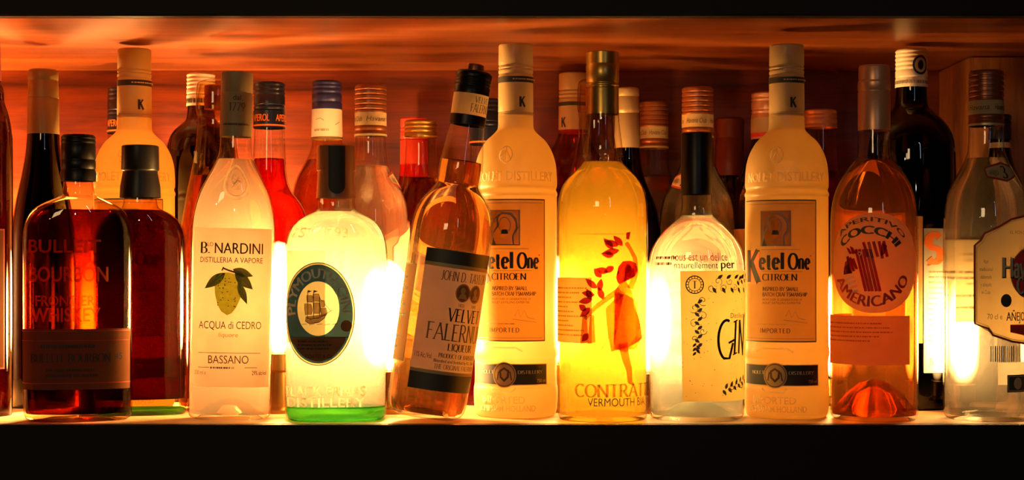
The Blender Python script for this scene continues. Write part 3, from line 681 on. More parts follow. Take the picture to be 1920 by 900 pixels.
# ---- frosted vodka bottles (one built, two copied)
FG = 'frosted white vodka bottles'
b = Bottle('vodka_bottle', 'frosted white vodka bottle behind the leaning bottle, in the middle of the shelf', 967, 1.376,
           [(208, 32), (216, 33), (240, 33), (246, 36), (254, 44), (265, 57), (286, 69), (306, 75), (327, 77), (350, 77.5), (354, 75.5), (358, 75.5), (362, 78), (366, 78), (369, 76.5), (374, 77), (645, 77), (652, 79), (664, 79), (668, 76.5), (720, 76.5), (724, 78.5), (750, 78.5), (775, 76), (786, 69)], seg=64, group=FG)
vodka = b
b.body(M['frost'])
b.cap([(84, 31.5), (88, 32), (146, 32.5), (212, 33), (218, 33)], M['frost_cap'], name='foil_capsule', ridges=[(124, 1), (131, 1.2), (140, 1), (212, .8)])
b.band(146, 157, 33.2, 33.2, M['ink'], 'capsule_band'); 
a = Art(); a.text('K', -17, -7, 203, 184, M['ink'], 'serif', thick=.34, thin=.12); a.lines(-30, 40, 148, 155, 1, M['ink_gold'], 9, .3, 0)
kprint = on_neck(b, a, 84, 216, 33, 'capsule_print')
E_ = M['emboss_frost']
for t, u0, u1, yb, yt in (('NOLET DISTILLERY', -88, 82, 342, 325), ('IMPORTED', -70, 17, 750, 737), ('SCHIEDAM HOLLAND', -80, 38, 765, 754)):
    a = Art(); a.text(t, u0, u1, yb, yt, E_, bold=.013); a.build(b, 'raised_word', thick=.45, base=0)
a = Art(); a.ring(-20, 294, 14, 16, 2, E_); a.line([(-30, 302), (-20, 284), (-10, 302)], 2, E_); a.line([(-20, 278), (-20, 312)], 2, E_)
a.build(b, 'raised_crest', thick=.45, base=0)
a = Art(); a.line([(-60, 655), (-48, 648), (0, 648), (12, 655)], 3, E_); a.build(b, 'raised_rim', thick=.45, base=0)
a = Art(); a.line([(-48, 722), (-40, 729), (-8, 729), (0, 722)], 3, E_); a.build(b, 'raised_rim', thick=.45, base=0)
a = Art(); uL, uR = b.A(-74)-6, b.A(54); P_ = M['paper_gold']
a.rect(uL+2, uR-2, 378, 635, P_, 1); a.frame(uL, uR, 376, 637, 2.2, M['ink_olive'], 2); a.rect(uL+4, uR-6, 383, 383.8, M['ink_grey'], 2); a.rect(uL+4, uR-6, 630, 630.8, M['ink_grey'], 2)
a.frame(-52, 8, 396, 461, 2, M['ink_grey'], 3)
a.rect(-51, 7, 397, 460, M['print_brown'], 2); a.line([(-44, 461), (-46, 440), (-34, 425), (-36, 410), (-26, 402), (-10, 402), (0, 412), (2, 430), (-6, 444), (-4, 461)], 3, M['ink_grey'], 3); a.ring(-21, 424, 12, 15, 1.5, M['ink_grey'], 4, 20); a.lines(-48, -36, 400, 424, 8, M['ink_grey'], 3, .3, 0); a.lines(2, 7, 400, 458, 16, M['ink_grey'], 3, .3, 0); a.lines(-40, -6, 446, 460, 5, M['ink_grey'], 3, .3, .2); a.poly([(-26, 432), (-16, 432), (-14, 440), (-28, 440)], M['ink'], 5); a.line(arcp(-22, 430, 24, 28, 150, 390, 16), 1.5, M['ink_grey'], 4); a.poly([(-48, 461), (-44, 446), (-38, 461)], M['ink'], 4)
a.rect(-95, -54, 470, 530, M['ink_orange'], 2)
a.text('K', -90, -55, 527, 468, M['ink'], 'serif', layer=4, thick=.30, thin=.10); a.text('etel', -54, -5, 503, 473, M['ink'], 'serif', layer=4, thick=.28, thin=.10); a.text('One', 4, 44, 503, 475, M['ink'], 'serif', layer=4, thick=.30, thin=.10); a.ell(46, 479, 1.6, 1.6, M['ink_red'], 4, 8)
a.rect(-50, 25, 467, 467.8, M['ink_grey'], 2); a.rect(-50, 30, 507, 507.8, M['ink_grey'], 2)
a.text('CITROEN', -47, 19, 524, 512, M['ink'], 'serif', layer=3, thick=.22)
a.text('INSPIRED BY SMALL', -47, 22, 543, 536, M['ink_brown'], 'serif', thick=.24, thin=.12); a.text('BATCH CRAFTSMANSHIP', -47, 39, 553, 546, M['ink_brown'], 'serif', thick=.24, thin=.12); a.text('FROM OVER 10 GENERATIONS OF', -47, 29, 561, 557, M['ink_brown']); a.text('NOLET DISTILLING EXPERTISE', -47, 26, 567, 563, M['ink_brown'])
a.line([(-2, 590), (4, 578), (9, 592), (16, 580), (22, 593), (36, 596)], .9, M['ink_grey']); a.line([(-6, 596), (40, 602)], .8, M['ink_grey'])
a.lines(-60, 20, 602, 607, 1, M['ink_gold']); a.text('IMPORTED', -52, 6, 620, 612, M['ink_brown'], 'serif', gap=.3, thick=.2, thin=.1)
a.build(b, 'label', 'champagne label with engraved portrait and black lettering')
a = Art(); a.rect(-105, 66, 678, 717, M['ink'], 0); a.frame(-105, 66, 678, 717, 1.5, M['ink_gold'], 1); a.text('NOLET', -74, -44, 696, 690, M['ink_white'], 'serif', thick=.2); a.text('DISTILLERY', 4, 54, 696, 690, M['ink_white'], 'serif', thick=.2); a.text('750 ml', 42, 62, 712, 706, M['ink_gold'])
a.ell(-22, 698, 23, 23.5, M['ink_gold'], 2, 32); a.ring(-22, 698, 21, 21.5, 1.5, M['ink_brown'], 3); a.poly([(-32, 690), (-22, 684), (-12, 690), (-13, 703), (-22, 711), (-31, 703)], M['ink_brown'], 3); a.poly([(-28, 692), (-22, 688), (-16, 692), (-17, 701), (-22, 706), (-27, 701)], M['ink_gold'], 4); a.line([(-36, 708), (-33, 692)], 2.5, M['ink_brown'], 3); a.line([(-8, 708), (-11, 692)], 2.5, M['ink_brown'], 3)
a.build(b, 'foot_label', 'narrow black label with gold crest')
kprint.rotation_euler = (0, 0, .75)
r = duplicate(vodka, 'frosted white vodka bottle between the parchment label gin and the orange aperitif', 1475, 1.368, .995)
r = duplicate(vodka, 'frosted white vodka bottle peeking over the two dark whiskey flasks', 252, 1.452, 1.02, .0)
# ---- golden vermouth
b = Bottle('vermouth_bottle', 'golden vermouth bottle with red dancer print and gold capsule', 1130, 1.345,
           [(212, 30.5), (230, 31), (252, 34), (274, 37), (290, 37.5), (297, 34.5), (303, 36), (310, 42), (322, 54), (336, 68), (352, 78), (375, 83.5), (400, 85), (430, 85), (600, 84.5), (760, 84), (785, 83), (794, 74)], seg=64)
b.body(M['clear'], punt=.005); b.fill(304, M['vermouth'])
b.cap([(98, 30.5), (120, 31), (160, 31), (168, 30), (215, 30.5)], M['gold_foil'], name='foil_capsule', ridges=[(121, .8), (156, 1), (164, 1.4)], smooth=0)
b.lathe('glass_ring', [(288, 37), (292, 39), (296, 37)], M['clear'], smooth=1)
a = Art(); PR, PC, PBR = M['print_red'], M['print_crimson'], M['print_brown']
bx = lambda x: b.A(x-1130)
def pp(pts): return [(bx(x), y) for x, y in pts]
def limb(pts, mat, layer=1):
    L_ = []; R_ = []
    for i, (x, y, w) in enumerate(pts):
        a0 = pts[max(0, i-1)]; a1 = pts[min(len(pts)-1, i+1)]; dx, dy = a1[0]-a0[0], a1[1]-a0[1]; l = math.hypot(dx, dy) or 1
        L_.append((x-dy/l*w, y+dx/l*w)); R_.append((x+dy/l*w, y-dx/l*w))
    a.poly(pp(L_+R_[::-1]), mat, layer)
# a plain dancing figure in a swirling dress, with leaf sprays
limb([(1152, 566, 3), (1160, 548, 9), (1168, 530, 11), (1172, 548, 12), (1175, 575, 13), (1178, 600, 20), (1176, 625, 27), (1170, 650, 20), (1174, 655, 4)], PR)
a.poly(pp([(1135, 575), (1150, 560), (1165, 548), (1188, 560), (1196, 600), (1203, 632), (1190, 628), (1176, 648), (1160, 640), (1145, 655), (1140, 630), (1136, 600)]), PR, 2)
limb([(1162, 542, 6), (1140, 556, 5), (1118, 574, 4.5), (1104, 588, 4), (1098, 596, 3)], PR, 3)
limb([(1180, 540, 6), (1190, 512, 5), (1189, 486, 4), (1180, 468, 3.5), (1172, 456, 4)], PR, 3)
limb([(1166, 640, 9), (1172, 668, 7), (1178, 690, 5), (1180, 712, 4), (1186, 716, 2)], PR, 3)
a.ell(bx(1176), 510, 9, 15, PR, 3, 20)
a.poly(pp([(1158, 500), (1166, 490), (1180, 489), (1190, 494), (1194, 506), (1188, 518), (1186, 504), (1176, 496), (1170, 506), (1168, 528), (1158, 532), (1154, 520), (1160, 512)]), PC, 4)
for (x, y, L, an) in ((1160, 470, 30, 170), (1158, 462, 26, 200), (1166, 462, 24, 225), (1150, 480, 22, 190), (1148, 468, 24, 230), (1150, 500, 20, 150), (1140, 510, 22, 195), (1128, 520, 20, 230), (1120, 540, 26, 220), (1116, 552, 24, 190), (1112, 560, 26, 170), (1124, 545, 22, 280), (1130, 560, 24, 250), (1108, 575, 24, 140), (1100, 580, 16, 215), (1104, 622, 18, 130), (1110, 560, 20, 245)):
    leaf(a, bx(x), y, L*1.1, 6, math.radians(an), PC, 1)
for (x, y) in ((1096, 604), (1110, 604)): a.poly(pp([(x-2, y-16), (x+5, y-16), (x+8, y+34), (x-7, y+38)]), PR, 2)
a.poly(pp([(1172, 438), (1180, 436), (1178, 450), (1172, 450)]), PC, 3)
a.line(pp([(1190, 620), (1200, 606), (1206, 600)]), 2, PBR, 2); a.line(pp([(1140, 630), (1126, 655), (1122, 650)]), 1.5, PBR, 2)
a.rect(bx(1082), bx(1170), 440, 441, PBR, 1)
a.text('CONTRATTO', bx(1081), bx(1081)+185, 738, 715, PBR, 'serif', thick=.22, thin=.08, gap=.12); a.text('VERMOUTH BIANCO', bx(1103), bx(1103)+165, 755, 740, M['ink_gold'])
a.build(b, 'printed_decoration', 'red dancer and lettering printed on the glass')
a = Art(); H_ = b.half/b.sr; a.rect(H_+55, 2*H_-20, 520, 640, M['paper_cream']); a.lines(H_+63, 2*H_-28, 535, 630, 11, M['print_brown'], 1, .3); a.build(b, 'back_label', 'cream back label seen through the liquid')
# ---- parchment label gin
b = Bottle('gin_bottle', 'stout clear gin bottle with speckled parchment label and black neck sleeve', 1306, 1.345,
           [(355, 28), (385, 28), (402, 29.5), (408, 34), (420, 49), (438, 66), (455, 79), (475, 88), (500, 92), (560, 92), (760, 90), (780, 88), (788, 78)], k=.86, n=2.2, seg=60)
b.body(M['clear'], punt=.012); b.fill(404, M['gin'])
b.cap([(250, 29), (365, 29.5)], M['black_cap'], name='neck_sleeve', ridges=[(252, .4)])
a = Art(); P_ = M['paper_parch']; l0, l1 = b.A(-30), 128
a.poly([(l0, 508), (l1, 507), (l1, 746), (l0+4, 747)], P_, 0)
cxx = l0+27; a.ring(cxx, 533, 17, 17, 2, ink); a.ring(cxx, 533, 12, 12, 1.2, ink); a.text('T', cxx-5, cxx+5, 540, 526, ink, 'serif')
for q in range(16): t = 2*PI*q/16; a.line([(cxx+12*math.cos(t), 533+12*math.sin(t)), (cxx+16*math.cos(t), 533+16*math.sin(t))], 1.4, ink)
i_ = M['ink_grey']; x0 = l0+50
for q in range(6): curl(a, x0+8+q*12, 533+(-1)**q*6, 9-q*.6, q*1.1, i_, flip=(-1)**q)
for q in range(9): leaf(a, x0+10+q*9, 530+(-1)**q*8, 13, 3, (-1)**q*.8+.2, i_)
for q in range(7): leaf(a, x0+62+q*6, 526-q*1.2, 11, 2.6, (-1)**q*1.0, ink)
for q in range(6): curl(a, l0+34+(-1)**q*8, 562+q*14, 10-q*.6, q*1.3+1, i_, flip=(-1)**q)
for q in range(12): leaf(a, l0+34+(-1)**q*7, 560+q*8, 12, 3, 1.57+(-1)**q*.9, i_)
for q in range(5): leaf(a, l0+30, 640+q*4, 10, 2.2, 1.57+(-1)**q*.8, ink)
for q in range(11): leaf(a, l0+80+q*6, 726-q*1.8, 12, 3, (-1)**q*1.0-.2, i_)
for q in range(3): curl(a, l0+100+q*14, 720, 7, q*2., i_)
a.text('Distilled Nº', l0+96, l0+148, 594, 585, inkb)
gx = l0+72; a.line(arcp(gx+16, 634, 17, 36, -70, -250, 14)+[(gx+22, 668), (gx+30, 640)], 5, ink); a.line([(gx+20, 640), (gx+34, 634)], 4, ink); a.line([(gx+37, 600), (gx+34, 660)], 5, ink); a.line([(gx+31, 602), (gx+42, 598)], 2.5, ink); a.line([(gx+30, 662), (gx+41, 658)], 2.5, ink)
a.line([(gx+46, 660), (gx+48, 598)], 5, ink); a.line([(gx+48, 598), (gx+60, 662)], 5, ink); a.line([(gx+60, 664), (gx+65, 588)], 5, ink)
for q in range(60): a.ell(random.uniform(l0+4, l1-4), random.uniform(512, 742), random.uniform(.5, 1.2), random.uniform(.5, 1.2), inkb, 1, 6)
a.build(b, 'label', 'speckled parchment label with black vines')
a = Art(); a.text('nous est un delice', -48, 60, 489, 474, inkb); a.text('naturellement', -42, 40, 503, 491, inkb); a.text('per', 46, 76, 503, 487, inkb, bold=.03); a.lines(-85, -35, 478, 500, 2, inkb)
a.build(b, 'glass_print', 'brown words printed on the shoulder')
# ---- orange aperitif with striped rooster emblem
b = Bottle('aperitif_bottle', 'orange aperitif wine bottle with round striped emblem label and copper capsule', 1639, 1.345,
           [(240, 29.5), (270, 30.5), (292, 31.5), (298, 33), (304, 39), (316, 50), (335, 64), (352, 72), (375, 79), (405, 82.5), (440, 83), (600, 83), (765, 83), (782, 81), (790, 73)], seg=64)
b.body(M['clear'], punt=.030); b.fill(300, M['americano'])
b.cap([(123, 28.5), (127, 29.5), (150, 30), (156, 31), (245, 30.5)], M['copper_foil'], name='foil_capsule', ridges=[(151, .8), (172, 1)])
a = Art(); cx, cyy = -4, 493; P_ = M['paper_tan']
bx = lambda x: b.A(x-1639)
cx = 0; rx = 96
a.ell(cx, cyy, rx, 92, P_, 0, 56)
a.arc('APERITIVO', cx-8, cyy, 80, 76, 140, 36, 8, M['ink_brown'], bold=.03); a.arc('COCCHI', cx-10, cyy, 60, 53, 146, 34, 15, M['ink_olive'], bold=.09)
a.arc('AMERICANO', cx-6, cyy-8, 84, 88, 207, 335, -20, M['ink_red'], bold=.06)
Rr = M['print_crimson']
def stripe(x0, y0, x1, y1, n, w0, dx0, dx1):
    for q in range(n): a.line([(bx(x0+q*dx0), y0), (bx(x1+q*dx1), y1)], w0, Rr if q % 2 == 0 else M['print_crimson'], 2)
# body leaning back, head and comb to one side, tail fan to the other
stripe(1606, 468, 1624, 545, 5, 5.5, 6.6, 6.4)
for q in range(5): a.line([(bx(1620+q*9), 455-q*.5), (bx(1628+q*8.5), 482+(q % 2)*3)], 5.5, Rr if q % 2 == 0 else M['print_crimson'], 3)
a.poly([(bx(1652), 456), (bx(1662), 462), (bx(1658), 476), (bx(1650), 482)], M['print_crimson'], 3)
a.ell(bx(1613), 476, 4, 4, P_, 4, 16); a.ell(bx(1613), 476, 2, 2, ink, 5, 10)
for q in range(3): a.poly([(bx(1588+q*5), 482+q*2), (bx(1593+q*5), 480+q*2), (bx(1600+q*5), 512-q*4), (bx(1595+q*5), 513-q*4)], Rr, 2)
for q in range(2): a.poly([(bx(1588+q*7), 464-q*2), (bx(1594+q*7), 467-q*2), (bx(1600+q*6), 476), (bx(1594+q*6), 477)], M['print_crimson'], 2)
for q in range(3): a.poly([(bx(1586-q*1.5), 492+q*8), (bx(1592), 486+q*8), (bx(1596+q*2), 512), (bx(1583), 515)], M['print_crimson'] if q % 2 else Rr, 1)
for q in range(4): a.poly([(bx(1584+q*5), 522+q*7), (bx(1603+q*2.5), 516+q*8.5), (bx(1604+q*2.5), 520+q*8.5), (bx(1588+q*5), 527+q*7)], M['ink_white'], 3)
a.build(b, 'label', 'round cream label with red striped emblem')
a = Art(); H_ = b.half/b.sr; a.rect(H_+45, 2*H_+75, 590, 680, M['paper_orange']); a.lines(H_+55, 2*H_+60, 600, 640, 5, M['print_brown'], 1, .3); a.build(b, 'back_label', 'orange back label seen through the liquid')
# ---- clear rum bottle (one built, three copied)
RG = 'clear rum bottles with red brown screw caps'
b = Bottle('rum_bottle', 'clear rum bottle with scalloped label standing by the wooden post', 1849, 1.345,
           [(232, 32), (240, 33), (250, 33), (275, 34), (290, 36.5), (305, 43), (320, 51), (340, 63), (360, 73), (380, 78), (402, 80.5), (440, 82), (600, 82), (760, 82), (780, 80), (788, 72)], seg=56, group=RG)
rum = b
b.body(M['clear'], punt=.004); b.fill(297, M['white_rum'])
b.cap([(133, 32), (137, 33.5), (190, 33.5), (191, 32.8), (217, 32.8), (218, 33.6), (236, 34)], M['redbrown_cap'], name='screw_cap', ridges=[(145, 1.2), (154, 1.2), (164, 1.2), (174, 1.2), (184, 1.2), (226, 1)])
b.band(190, 216, 33.6, 33.6, M['paper_tan'], 'cap_label'); b.band(233, 237, 34.4, 34.4, M['palegold'], 'cap_rim')
a = Art()
for q in range(4): a.text('Havana Club' if q != 1 else 'Havana', -92+q*54, -92+q*54+44, 208, 198, inkb, skew=.15)
on_neck(b, a, 190, 216, 33.9, 'cap_print')
a = Art(); P_ = M['paper_rum']; k0 = 82
def scal(g):
    L = [(-20+g, 462+g), (-8+g, 452+g), (-2+g, 440+g), (24, 428+g), (50, 414+g), (84, 408+g)]
    R2 = [(2*k0-u, y) for u, y in L[::-1]][1:]
    lo = [(2*k0+20-g, 604-g), (2*k0-4, 612-g), (2*k0-10, 624-g), (2*k0-50, 636-g), (k0, 640-g), (50, 636-g), (12, 624-g), (4, 612-g), (-20+g, 604-g)]
    return L+R2+lo
a.poly(scal(0), P_, 2); S_ = scal(-1); a.line(S_+[S_[0]], 4, M['ink_dkred'], 3); S_ = scal(3); a.line(S_+[S_[0]], 1.4, M['ink_gold'], 3)
a.ell(k0+8, 512, 44, 46, M['ink_red'], 3, 36); a.ring(k0+8, 512, 44, 46, 2, M['ink_gold'], 4)
a.text('Havana', 30, 134, 519, 483, M['ink_white'], 'serif', layer=6, thick=.26, thin=.1); a.text('Club', 62, 118, 549, 520, M['ink_white'], 'serif', layer=6, thick=.26, thin=.1)
a.text('Havana', 31.5, 135.5, 521, 484, M['ink'], 'serif', layer=5, thick=.32, thin=.14); a.text('Club', 63.5, 119.5, 551, 521, M['ink'], 'serif', layer=5, thick=.32, thin=.14)
for q, t in enumerate(('Ron', 'tradicional', 'elaborado', 'y añejado', 'en Cuba')): a.text(t, -1-len(t), 1+len(t), 494+q*14, 487+q*14, M['ink_grey'], layer=3)
a.ell(38, 562, 11, 12, M['ink_olive'], 3, 24); a.text('AÑEJO 3 AÑOS', 38, 140, 599, 583, ink, bold=.03, layer=3); a.text('70 cl e', 2, 30, 596, 586, M['ink_grey'], layer=3); a.poly([(46, 606), (84, 612), (122, 606), (122, 620), (84, 627), (46, 620)], M['ink_red'], 3)
a.text('EL RON DE CUBA', 46, 116, 440, 434, M['ink_grey'], layer=3)
a.build(b, 'label', 'cream scalloped label with red disc')
a = Art(); a.poly([(-6, 318), (4, 314), (40, 316), (52, 306), (66, 316), (100, 314), (104, 330), (66, 340), (52, 344), (40, 338), (2, 336)], M['ink_dkred'], -1); a.poly([(-3, 320), (5, 317), (41, 319), (52, 310), (65, 319), (97, 317), (100, 328), (66, 337), (52, 340), (41, 335), (4, 333)], M['paper_tan'], 1)
a.text('AÑEJO', 8, 34, 331, 322, ink, layer=2); a.text('3', 44, 60, 337, 314, ink, 'serif', layer=2, thick=.2); a.build(b, 'shoulder_label')
H_ = b.half/b.sr
a = Art(); a.rect(-1.62*H_, -.75*H_, 448, 606, M['paper_cream']); a.frame(-1.62*H_, -.75*H_, 448, 606, 1.5, M['ink_dkred'], 1); a.lines(-1.56*H_, -.82*H_, 460, 595, 12, M['ink_grey'], 1)
a.rect(22, 92, 675, 716, M['paper_white'], 0); a.rect(40, 92, 698, 730, M['ink_olive'], 2); a.frame(42, 90, 700, 728, 1.5, M['paper_cream'], 3); a.ell(64, 714, 10, 11, M['paper_cream'], 3, 20)
for q in range(16): a.rect(8+q*4, 8+q*4+random.choice((1, 1.6, 2.4)), 645, 674, M['ink_grey'], 1)
a.build(b, 'back_label', 'pale back label and tax stamp')
duplicate(rum, 'clear rum bottle behind the green based gin, label edge showing by the leaning bottle', 695, 1.45, 1.0, .85)
duplicate(rum, 'clear rum bottle rising behind the black sleeved parchment label gin', 1308, 1.468, 1.0, -1.2)
duplicate(rum, 'dim clear rum bottle by the back wall near the gold capped black bottle', 1226, 1.597, 1.0, 2.4)

# ================================================================ BEHIND
b = Bottle('wine_bottle', 'dark red bottle cut off by the edge of the view beside the capsuled bottle', -30, 1.375,
           [(150, 30), (170, 38), (188, 38), (196, 40), (215, 47), (240, 52), (270, 55), (600, 55), (780, 55), (787, 50)], seg=40)
b.body(M['brown_glass']); b.fill(230, M['red_liq']); b.cap([(80, 31), (150, 33), (152, 33)], M['darkred_cap'], name='foil_capsule')
a = Art(); a.rect(-70, 42, 430, 690, M['paper_brown']); a.frame(-70, 42, 430, 690, 3, M['ink_dkred'], 1); a.build(b, 'label', 'dim brown label')
b = Bottle('port_bottle', 'tall almost black bottle with dull gold capsule behind the lettered whiskey flask', 81, 1.462,
           [(245, 30), (262, 31), (285, 33), (310, 37), (340, 43), (370, 50), (410, 57), (450, 61), (600, 62), (760, 62), (772, 56)], seg=40)
b.body(M['black_glass']); b.fill(275, M['rye'])
b.cap([(131, 27.5), (134, 28.5), (178, 29), (184, 29.5), (252, 30.5)], M['olive_foil'], name='foil_capsule', ridges=[(152, .7), (185, 1)])
def aperitivo(label, c, D, y0, liq, ylev, hwb, word='APEROL'):
    b = Bottle('bitter_bottle', label, c, D, [(y0+80, 28), (y0+95, 28.5), (y0+140, 30.5), (y0+180, 33), (y0+205, 42), (y0+220, 56), (y0+240, 68), (y0+265, hwb), (y0+320, hwb), (740, hwb), (766, hwb-1), (772, hwb-8)], seg=44, group='navy capped bottles of red aperitif')
    b.body(M['clear']); b.fill(ylev, liq)
    b.cap([(y0, 28), (y0+3, 29.5), (y0+52, 29.5), (y0+54, 30), (y0+86, 30)], M['navy_cap'], name='screw_cap', ridges=[(y0+8, 1), (y0+16, 1), (y0+24, 1), (y0+44, 1.2), (y0+52, 1)])
    b.band(y0+80, y0+83, 30.5, 30.5, M['ink_orange'], 'cap_line')
    a = Art()
    for q in range(4 if word else 0): a.text(word, -88+q*50, -88+q*50+38, y0+74, y0+61, M['ink_orange'], bold=.04, skew=.05)
    if word: on_neck(b, a, y0, y0+86, 30.5, 'cap_print')
    a = Art(); a.rect(-95, 95, 470, 640, M['paper_white']); a.rect(-95, 95, 490, 560, M['blue_cap'], 1)
    if word: a.text(word, -60, 60, 545, 510, M['ink_white'], layer=3, bold=.05)
    a.rect(-95, 95, 566, 570, M['blue_cap'], 1); a.rect(-95, 95, 580, 600, M['ink_orange'], 1); a.build(b, 'label', 'white label with blue band')
    return b
aperitivo('navy capped bright red aperitif bottle between the lemon label bottle and the ship label gin', 505, 1.50, 155, M['aperitif'], 298, 75)
aperitivo('navy capped bottle mostly hidden between the dull gold capsule and the frosted bottle', 231, 1.595, 165, M['aperitif'], 300, 60)
aperitivo('navy capped bottle of red bitter behind the leaning bottle neck', 910, 1.50, 186, M['red_liq'], 330, 70, '')
b = Bottle('vermouth_bottle', 'dark brown round shouldered bottle with ribbed white screw cap by the back wall', 377, 1.53,
           [(195, 25), (212, 25.5), (226, 28), (236, 40), (248, 54), (268, 63), (300, 67), (600, 67), (735, 66), (750, 58)], seg=44)
b.body(M['brown_glass']); b.fill(240, M['rye'])
b.cap([(138, 25), (141, 27), (184, 27.5), (200, 27.5)], M['white_cap'], name='screw_cap', ridges=[(146, 1), (153, 1), (160, 1), (167, 1), (178, 1.2)])
a = Art(); a.lines(-40, 40, 184, 198, 1, ink, 1, .6, 0); on_neck(b, a, 138, 200, 27.8, 'cap_print')
b = Bottle('grappa_bottle', 'slender tapering amber bottle with glass collar behind the lemon label bottle', 405, 1.435,
           [(158, 30), (190, 36), (216, 37), (220, 34), (240, 35), (280, 39), (320, 47), (370, 57), (430, 67), (500, 71), (700, 71), (768, 70), (776, 62)], seg=44)
b.body(M['clear_warm']); b.fill(330, M['amber_liq'])
b.lathe('glass_collar', [(150, 20), (154, 33), (160, 37), (205, 38), (214, 37), (218, 34)], M['clear_warm'], smooth=1, seg=36)
b.cap([(160, 22), (205, 22)], M['redbrown_cap'], name='stopper', ridges=[(180, 1)])
b = Bottle('anise_bottle', 'amber bottle with blue screw cap and white paper neck wrap behind the ship label gin', 613, 1.56,
           [(258, 28), (276, 29), (290, 33), (310, 44), (335, 58), (365, 66), (400, 68), (600, 68), (735, 67), (745, 58)], seg=44)
b.body(M['clear_warm']); b.fill(300, M['amber_liq'])
b.cap([(152, 27), (155, 28), (206, 28.5)], M['blue_cap'], name='screw_cap', ridges=[(160, 1), (167, 1), (176, 1), (192, 1)])
b.band(204, 262, 28.4, 29.6, M['paper_white'], 'paper_wrap'); b.band(258, 262, 30, 30, M['ink_brown'], 'wrap_edge')
a = Art(); a.line([(-22, 226), (-12, 224), (-6, 228)], 1.2, M['ink_grey']); a.lines(-26, 6, 242, 250, 1, M['ink_grey']); a.line([(16, 236), (26, 230)], 1.2, M['ink_grey']); on_neck(b, a, 204, 262, 29.8, 'wrap_print')
b = Bottle('liqueur_bottle', 'small amber bottle with gold screw cap beside the leaning bottle neck', 789, 1.545,
           [(250, 27.5), (258, 29.5), (262, 28), (300, 29.5), (330, 32), (355, 38), (380, 50), (405, 60), (440, 65), (600, 65), (740, 64), (748, 56)], seg=44)
b.body(M['clear']); b.fill(334, M['amber_liq']); b.cap([(226, 29), (229, 31), (256, 31)], M['gold_foil'], name='screw_cap', ridges=[(234, 1), (241, 1), (249, 1)])
b = Bottle('bitter_bottle', 'red bottle with red cap, showing as a strip beside the gold capped amber bottle', 776, 1.613,
           [(262, 25), (330, 26), (360, 34), (400, 54), (440, 58), (600, 58), (730, 57), (738, 50)], seg=36)
b.body(M['red_glass']); b.fill(350, M['red_liq']); b.cap([(222, 25), (330, 26)], M['red_cap'], name='capsule', ridges=[(240, .8), (246, .8), (262, .8)])
b = Bottle('vodka_bottle', 'clear vodka bottle with cream capsule by the back wall next to the gold capsuled vermouth', 1075, 1.60,
           [(240, 27.5), (255, 29), (275, 38), (300, 55), (325, 64), (360, 66), (600, 66), (728, 65), (738, 58)], seg=40)
b.body(M['red_glass']); b.cap([(137, 26.5), (140, 27), (190, 27.5), (250, 28)], M['frost_cap'], name='foil_capsule', ridges=[(170, 1), (177, 1), (184, 1)]); b.band(193, 200, 28.4, 28.4, M['ink'], 'capsule_band')
a = Art(); a.text('K', -24, -15, 240, 222, M['ink'], 'serif', thick=.3, thin=.12); on_neck(b, a, 200, 250, 28.3, 'capsule_print')
b = Bottle('grappa_bottle', 'amber bottle with thick glass collar behind the gold capsule of the vermouth', 1118, 1.46,
           [(160, 30), (215, 34), (222, 32), (260, 34), (300, 42), (350, 56), (420, 65), (600, 67), (760, 66), (768, 58)], seg=40)
b.body(M['clear_warm']); b.fill(345, M['amber_liq']); b.lathe('glass_collar', [(148, 20), (152, 32), (160, 35), (204, 36), (210, 34)], M['clear_warm'], smooth=1, seg=36); b.cap([(156, 20), (205, 20)], M['redbrown_cap'], name='stopper')
b = Bottle('wine_bottle', 'black wine bottle with pale gold capsule behind the golden vermouth', 1176, 1.52,
           [(270, 23), (290, 24), (320, 28), (345, 36), (380, 52), (420, 62), (460, 65), (600, 66), (740, 65), (753, 58)], seg=40)
b.body(M['black_glass']); b.cap([(165, 21.5), (168, 22.5), (205, 23), (278, 24)], M['palegold'], name='foil_capsule', ridges=[(182, .8), (213, 1)])
b = Bottle('port_bottle', 'black bottle with dark red wax capsule behind the sleeve of the parchment label gin', 1368, 1.55,
           [(320, 27), (335, 28), (352, 36), (375, 52), (400, 60), (430, 62), (600, 62), (735, 61), (745, 54)], seg=40)
b.body(M['black_glass']); b.cap([(221, 26), (225, 28), (258, 27), (330, 28)], M['darkred_cap'], name='wax_capsule', ridges=[(260, .9)])
b = Bottle('liqueur_bottle', 'brown bottle with copper ringed cap half behind the frosted bottle near the orange aperitif', 1438, 1.487,
           [(256, 29), (280, 31), (300, 40), (330, 54), (355, 60), (390, 61), (600, 61), (745, 60), (758, 52)], seg=40)
b.body(M['dark_glass']); b.cap([(174, 28), (177, 29.5), (262, 30)], M['copper_foil'], name='screw_cap', ridges=[(184, 1), (191, 1), (207, 1.2), (214, 1)]); b.band(222, 250, 30.4, 30.4, M['paper_tan'], 'neck_label'); b.band(250, 258, 30.5, 30.5, M['ink_red'], 'red_band')
a = Art(); a.rect(-92, 40, 430, 640, M['paper_orange']); a.build(b, 'label', 'tan label')
b = Bottle('bitter_bottle', 'red bottle with flat gold screw cap between the frosted bottle and the orange aperitif', 1538, 1.53,
           [(238, 29), (248, 30), (300, 31), (335, 36), (360, 46), (390, 54), (430, 58), (600, 58), (740, 57), (750, 50)], seg=40)
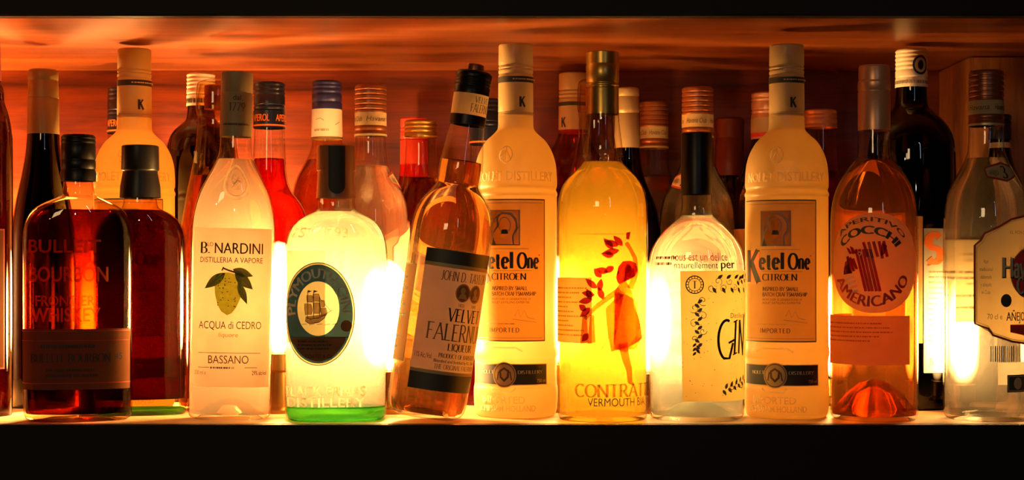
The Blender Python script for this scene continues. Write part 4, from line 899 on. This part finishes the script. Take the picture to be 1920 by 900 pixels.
b.body(M['clear_warm']); b.fill(322, M['red_liq']); b.cap([(206, 30), (209, 31.5), (240, 32)], M['copper_foil'], name='screw_cap', ridges=[(215, 1), (222, 1), (233, 1)])
b = Bottle('gentian_bottle', 'black bottle with ribbed white cap and white label with orange lettering', 1709, 1.452,
           [(160, 29), (185, 30), (202, 32), (212, 44), (226, 60), (245, 75), (270, 82), (310, 84), (600, 84), (750, 83), (770, 72)], seg=52)
b.body(M['black_glass']); b.fill(230, M['rye'])
b.cap([(93, 29), (97, 30.5), (145, 30.5), (165, 31)], M['white_cap'], name='screw_cap', ridges=[(101, 1), (108, 1), (116, 1), (124, 1), (132, 1), (147, .8)])
a = Art(); a.ell(18, 125, 16, 18, M['navy_cap'], 1, 28); a.ell(18, 125, 12, 14, M['paper_cream'], 2, 24); a.ell(18, 125, 6, 9, M['navy_cap'], 3, 16); a.lines(-40, 40, 151, 161, 1, M['ink_grey'], 1, .6, 0); on_neck(b, a, 93, 165, 31.2, 'cap_print')
a = Art(); s0 = b.A(22); a.rect(s0, s0+150, 430, 694, M['paper_white']); a.text('S', s0+7, s0+36, 492, 441, M['ink_orange'], 'serif', thick=.34, thin=.18); a.text('uze', s0+44, s0+112, 484, 452, M['ink_orange'], bold=.06)
a.line([(s0+7, 498), (s0+36, 488)], 2, M['ink_red']); a.lines(s0+10, s0+130, 505, 640, 14, M['ink_grey'], 2, .3); a.ring(s0+50, 672, 8, 8, 1.5, M['ink_grey']); a.text('5', s0+12, s0+20, 680, 666, M['ink_grey'])
a.build(b, 'label', 'white label with orange lettering')
a = Art(); a.rect(-104, s0-2, 408, 640, M['paper_orange']); a.build(b, 'side_label', 'orange paper label')
b = Bottle('wine_bottle', 'small navy capped bottle between the clear rum cap and the wooden post', 1875, 1.503,
           [(255, 19), (285, 20), (310, 26), (340, 40), (380, 50), (430, 54), (600, 54), (750, 53), (756, 46)], seg=36)
b.body(M['black_glass']); b.cap([(215, 20), (218, 21.5), (262, 22)], M['navy_cap'], name='screw_cap', ridges=[(226, 1), (238, 1)]); b.band(268, 278, 20.5, 21, M['palegold'], 'neck_band')
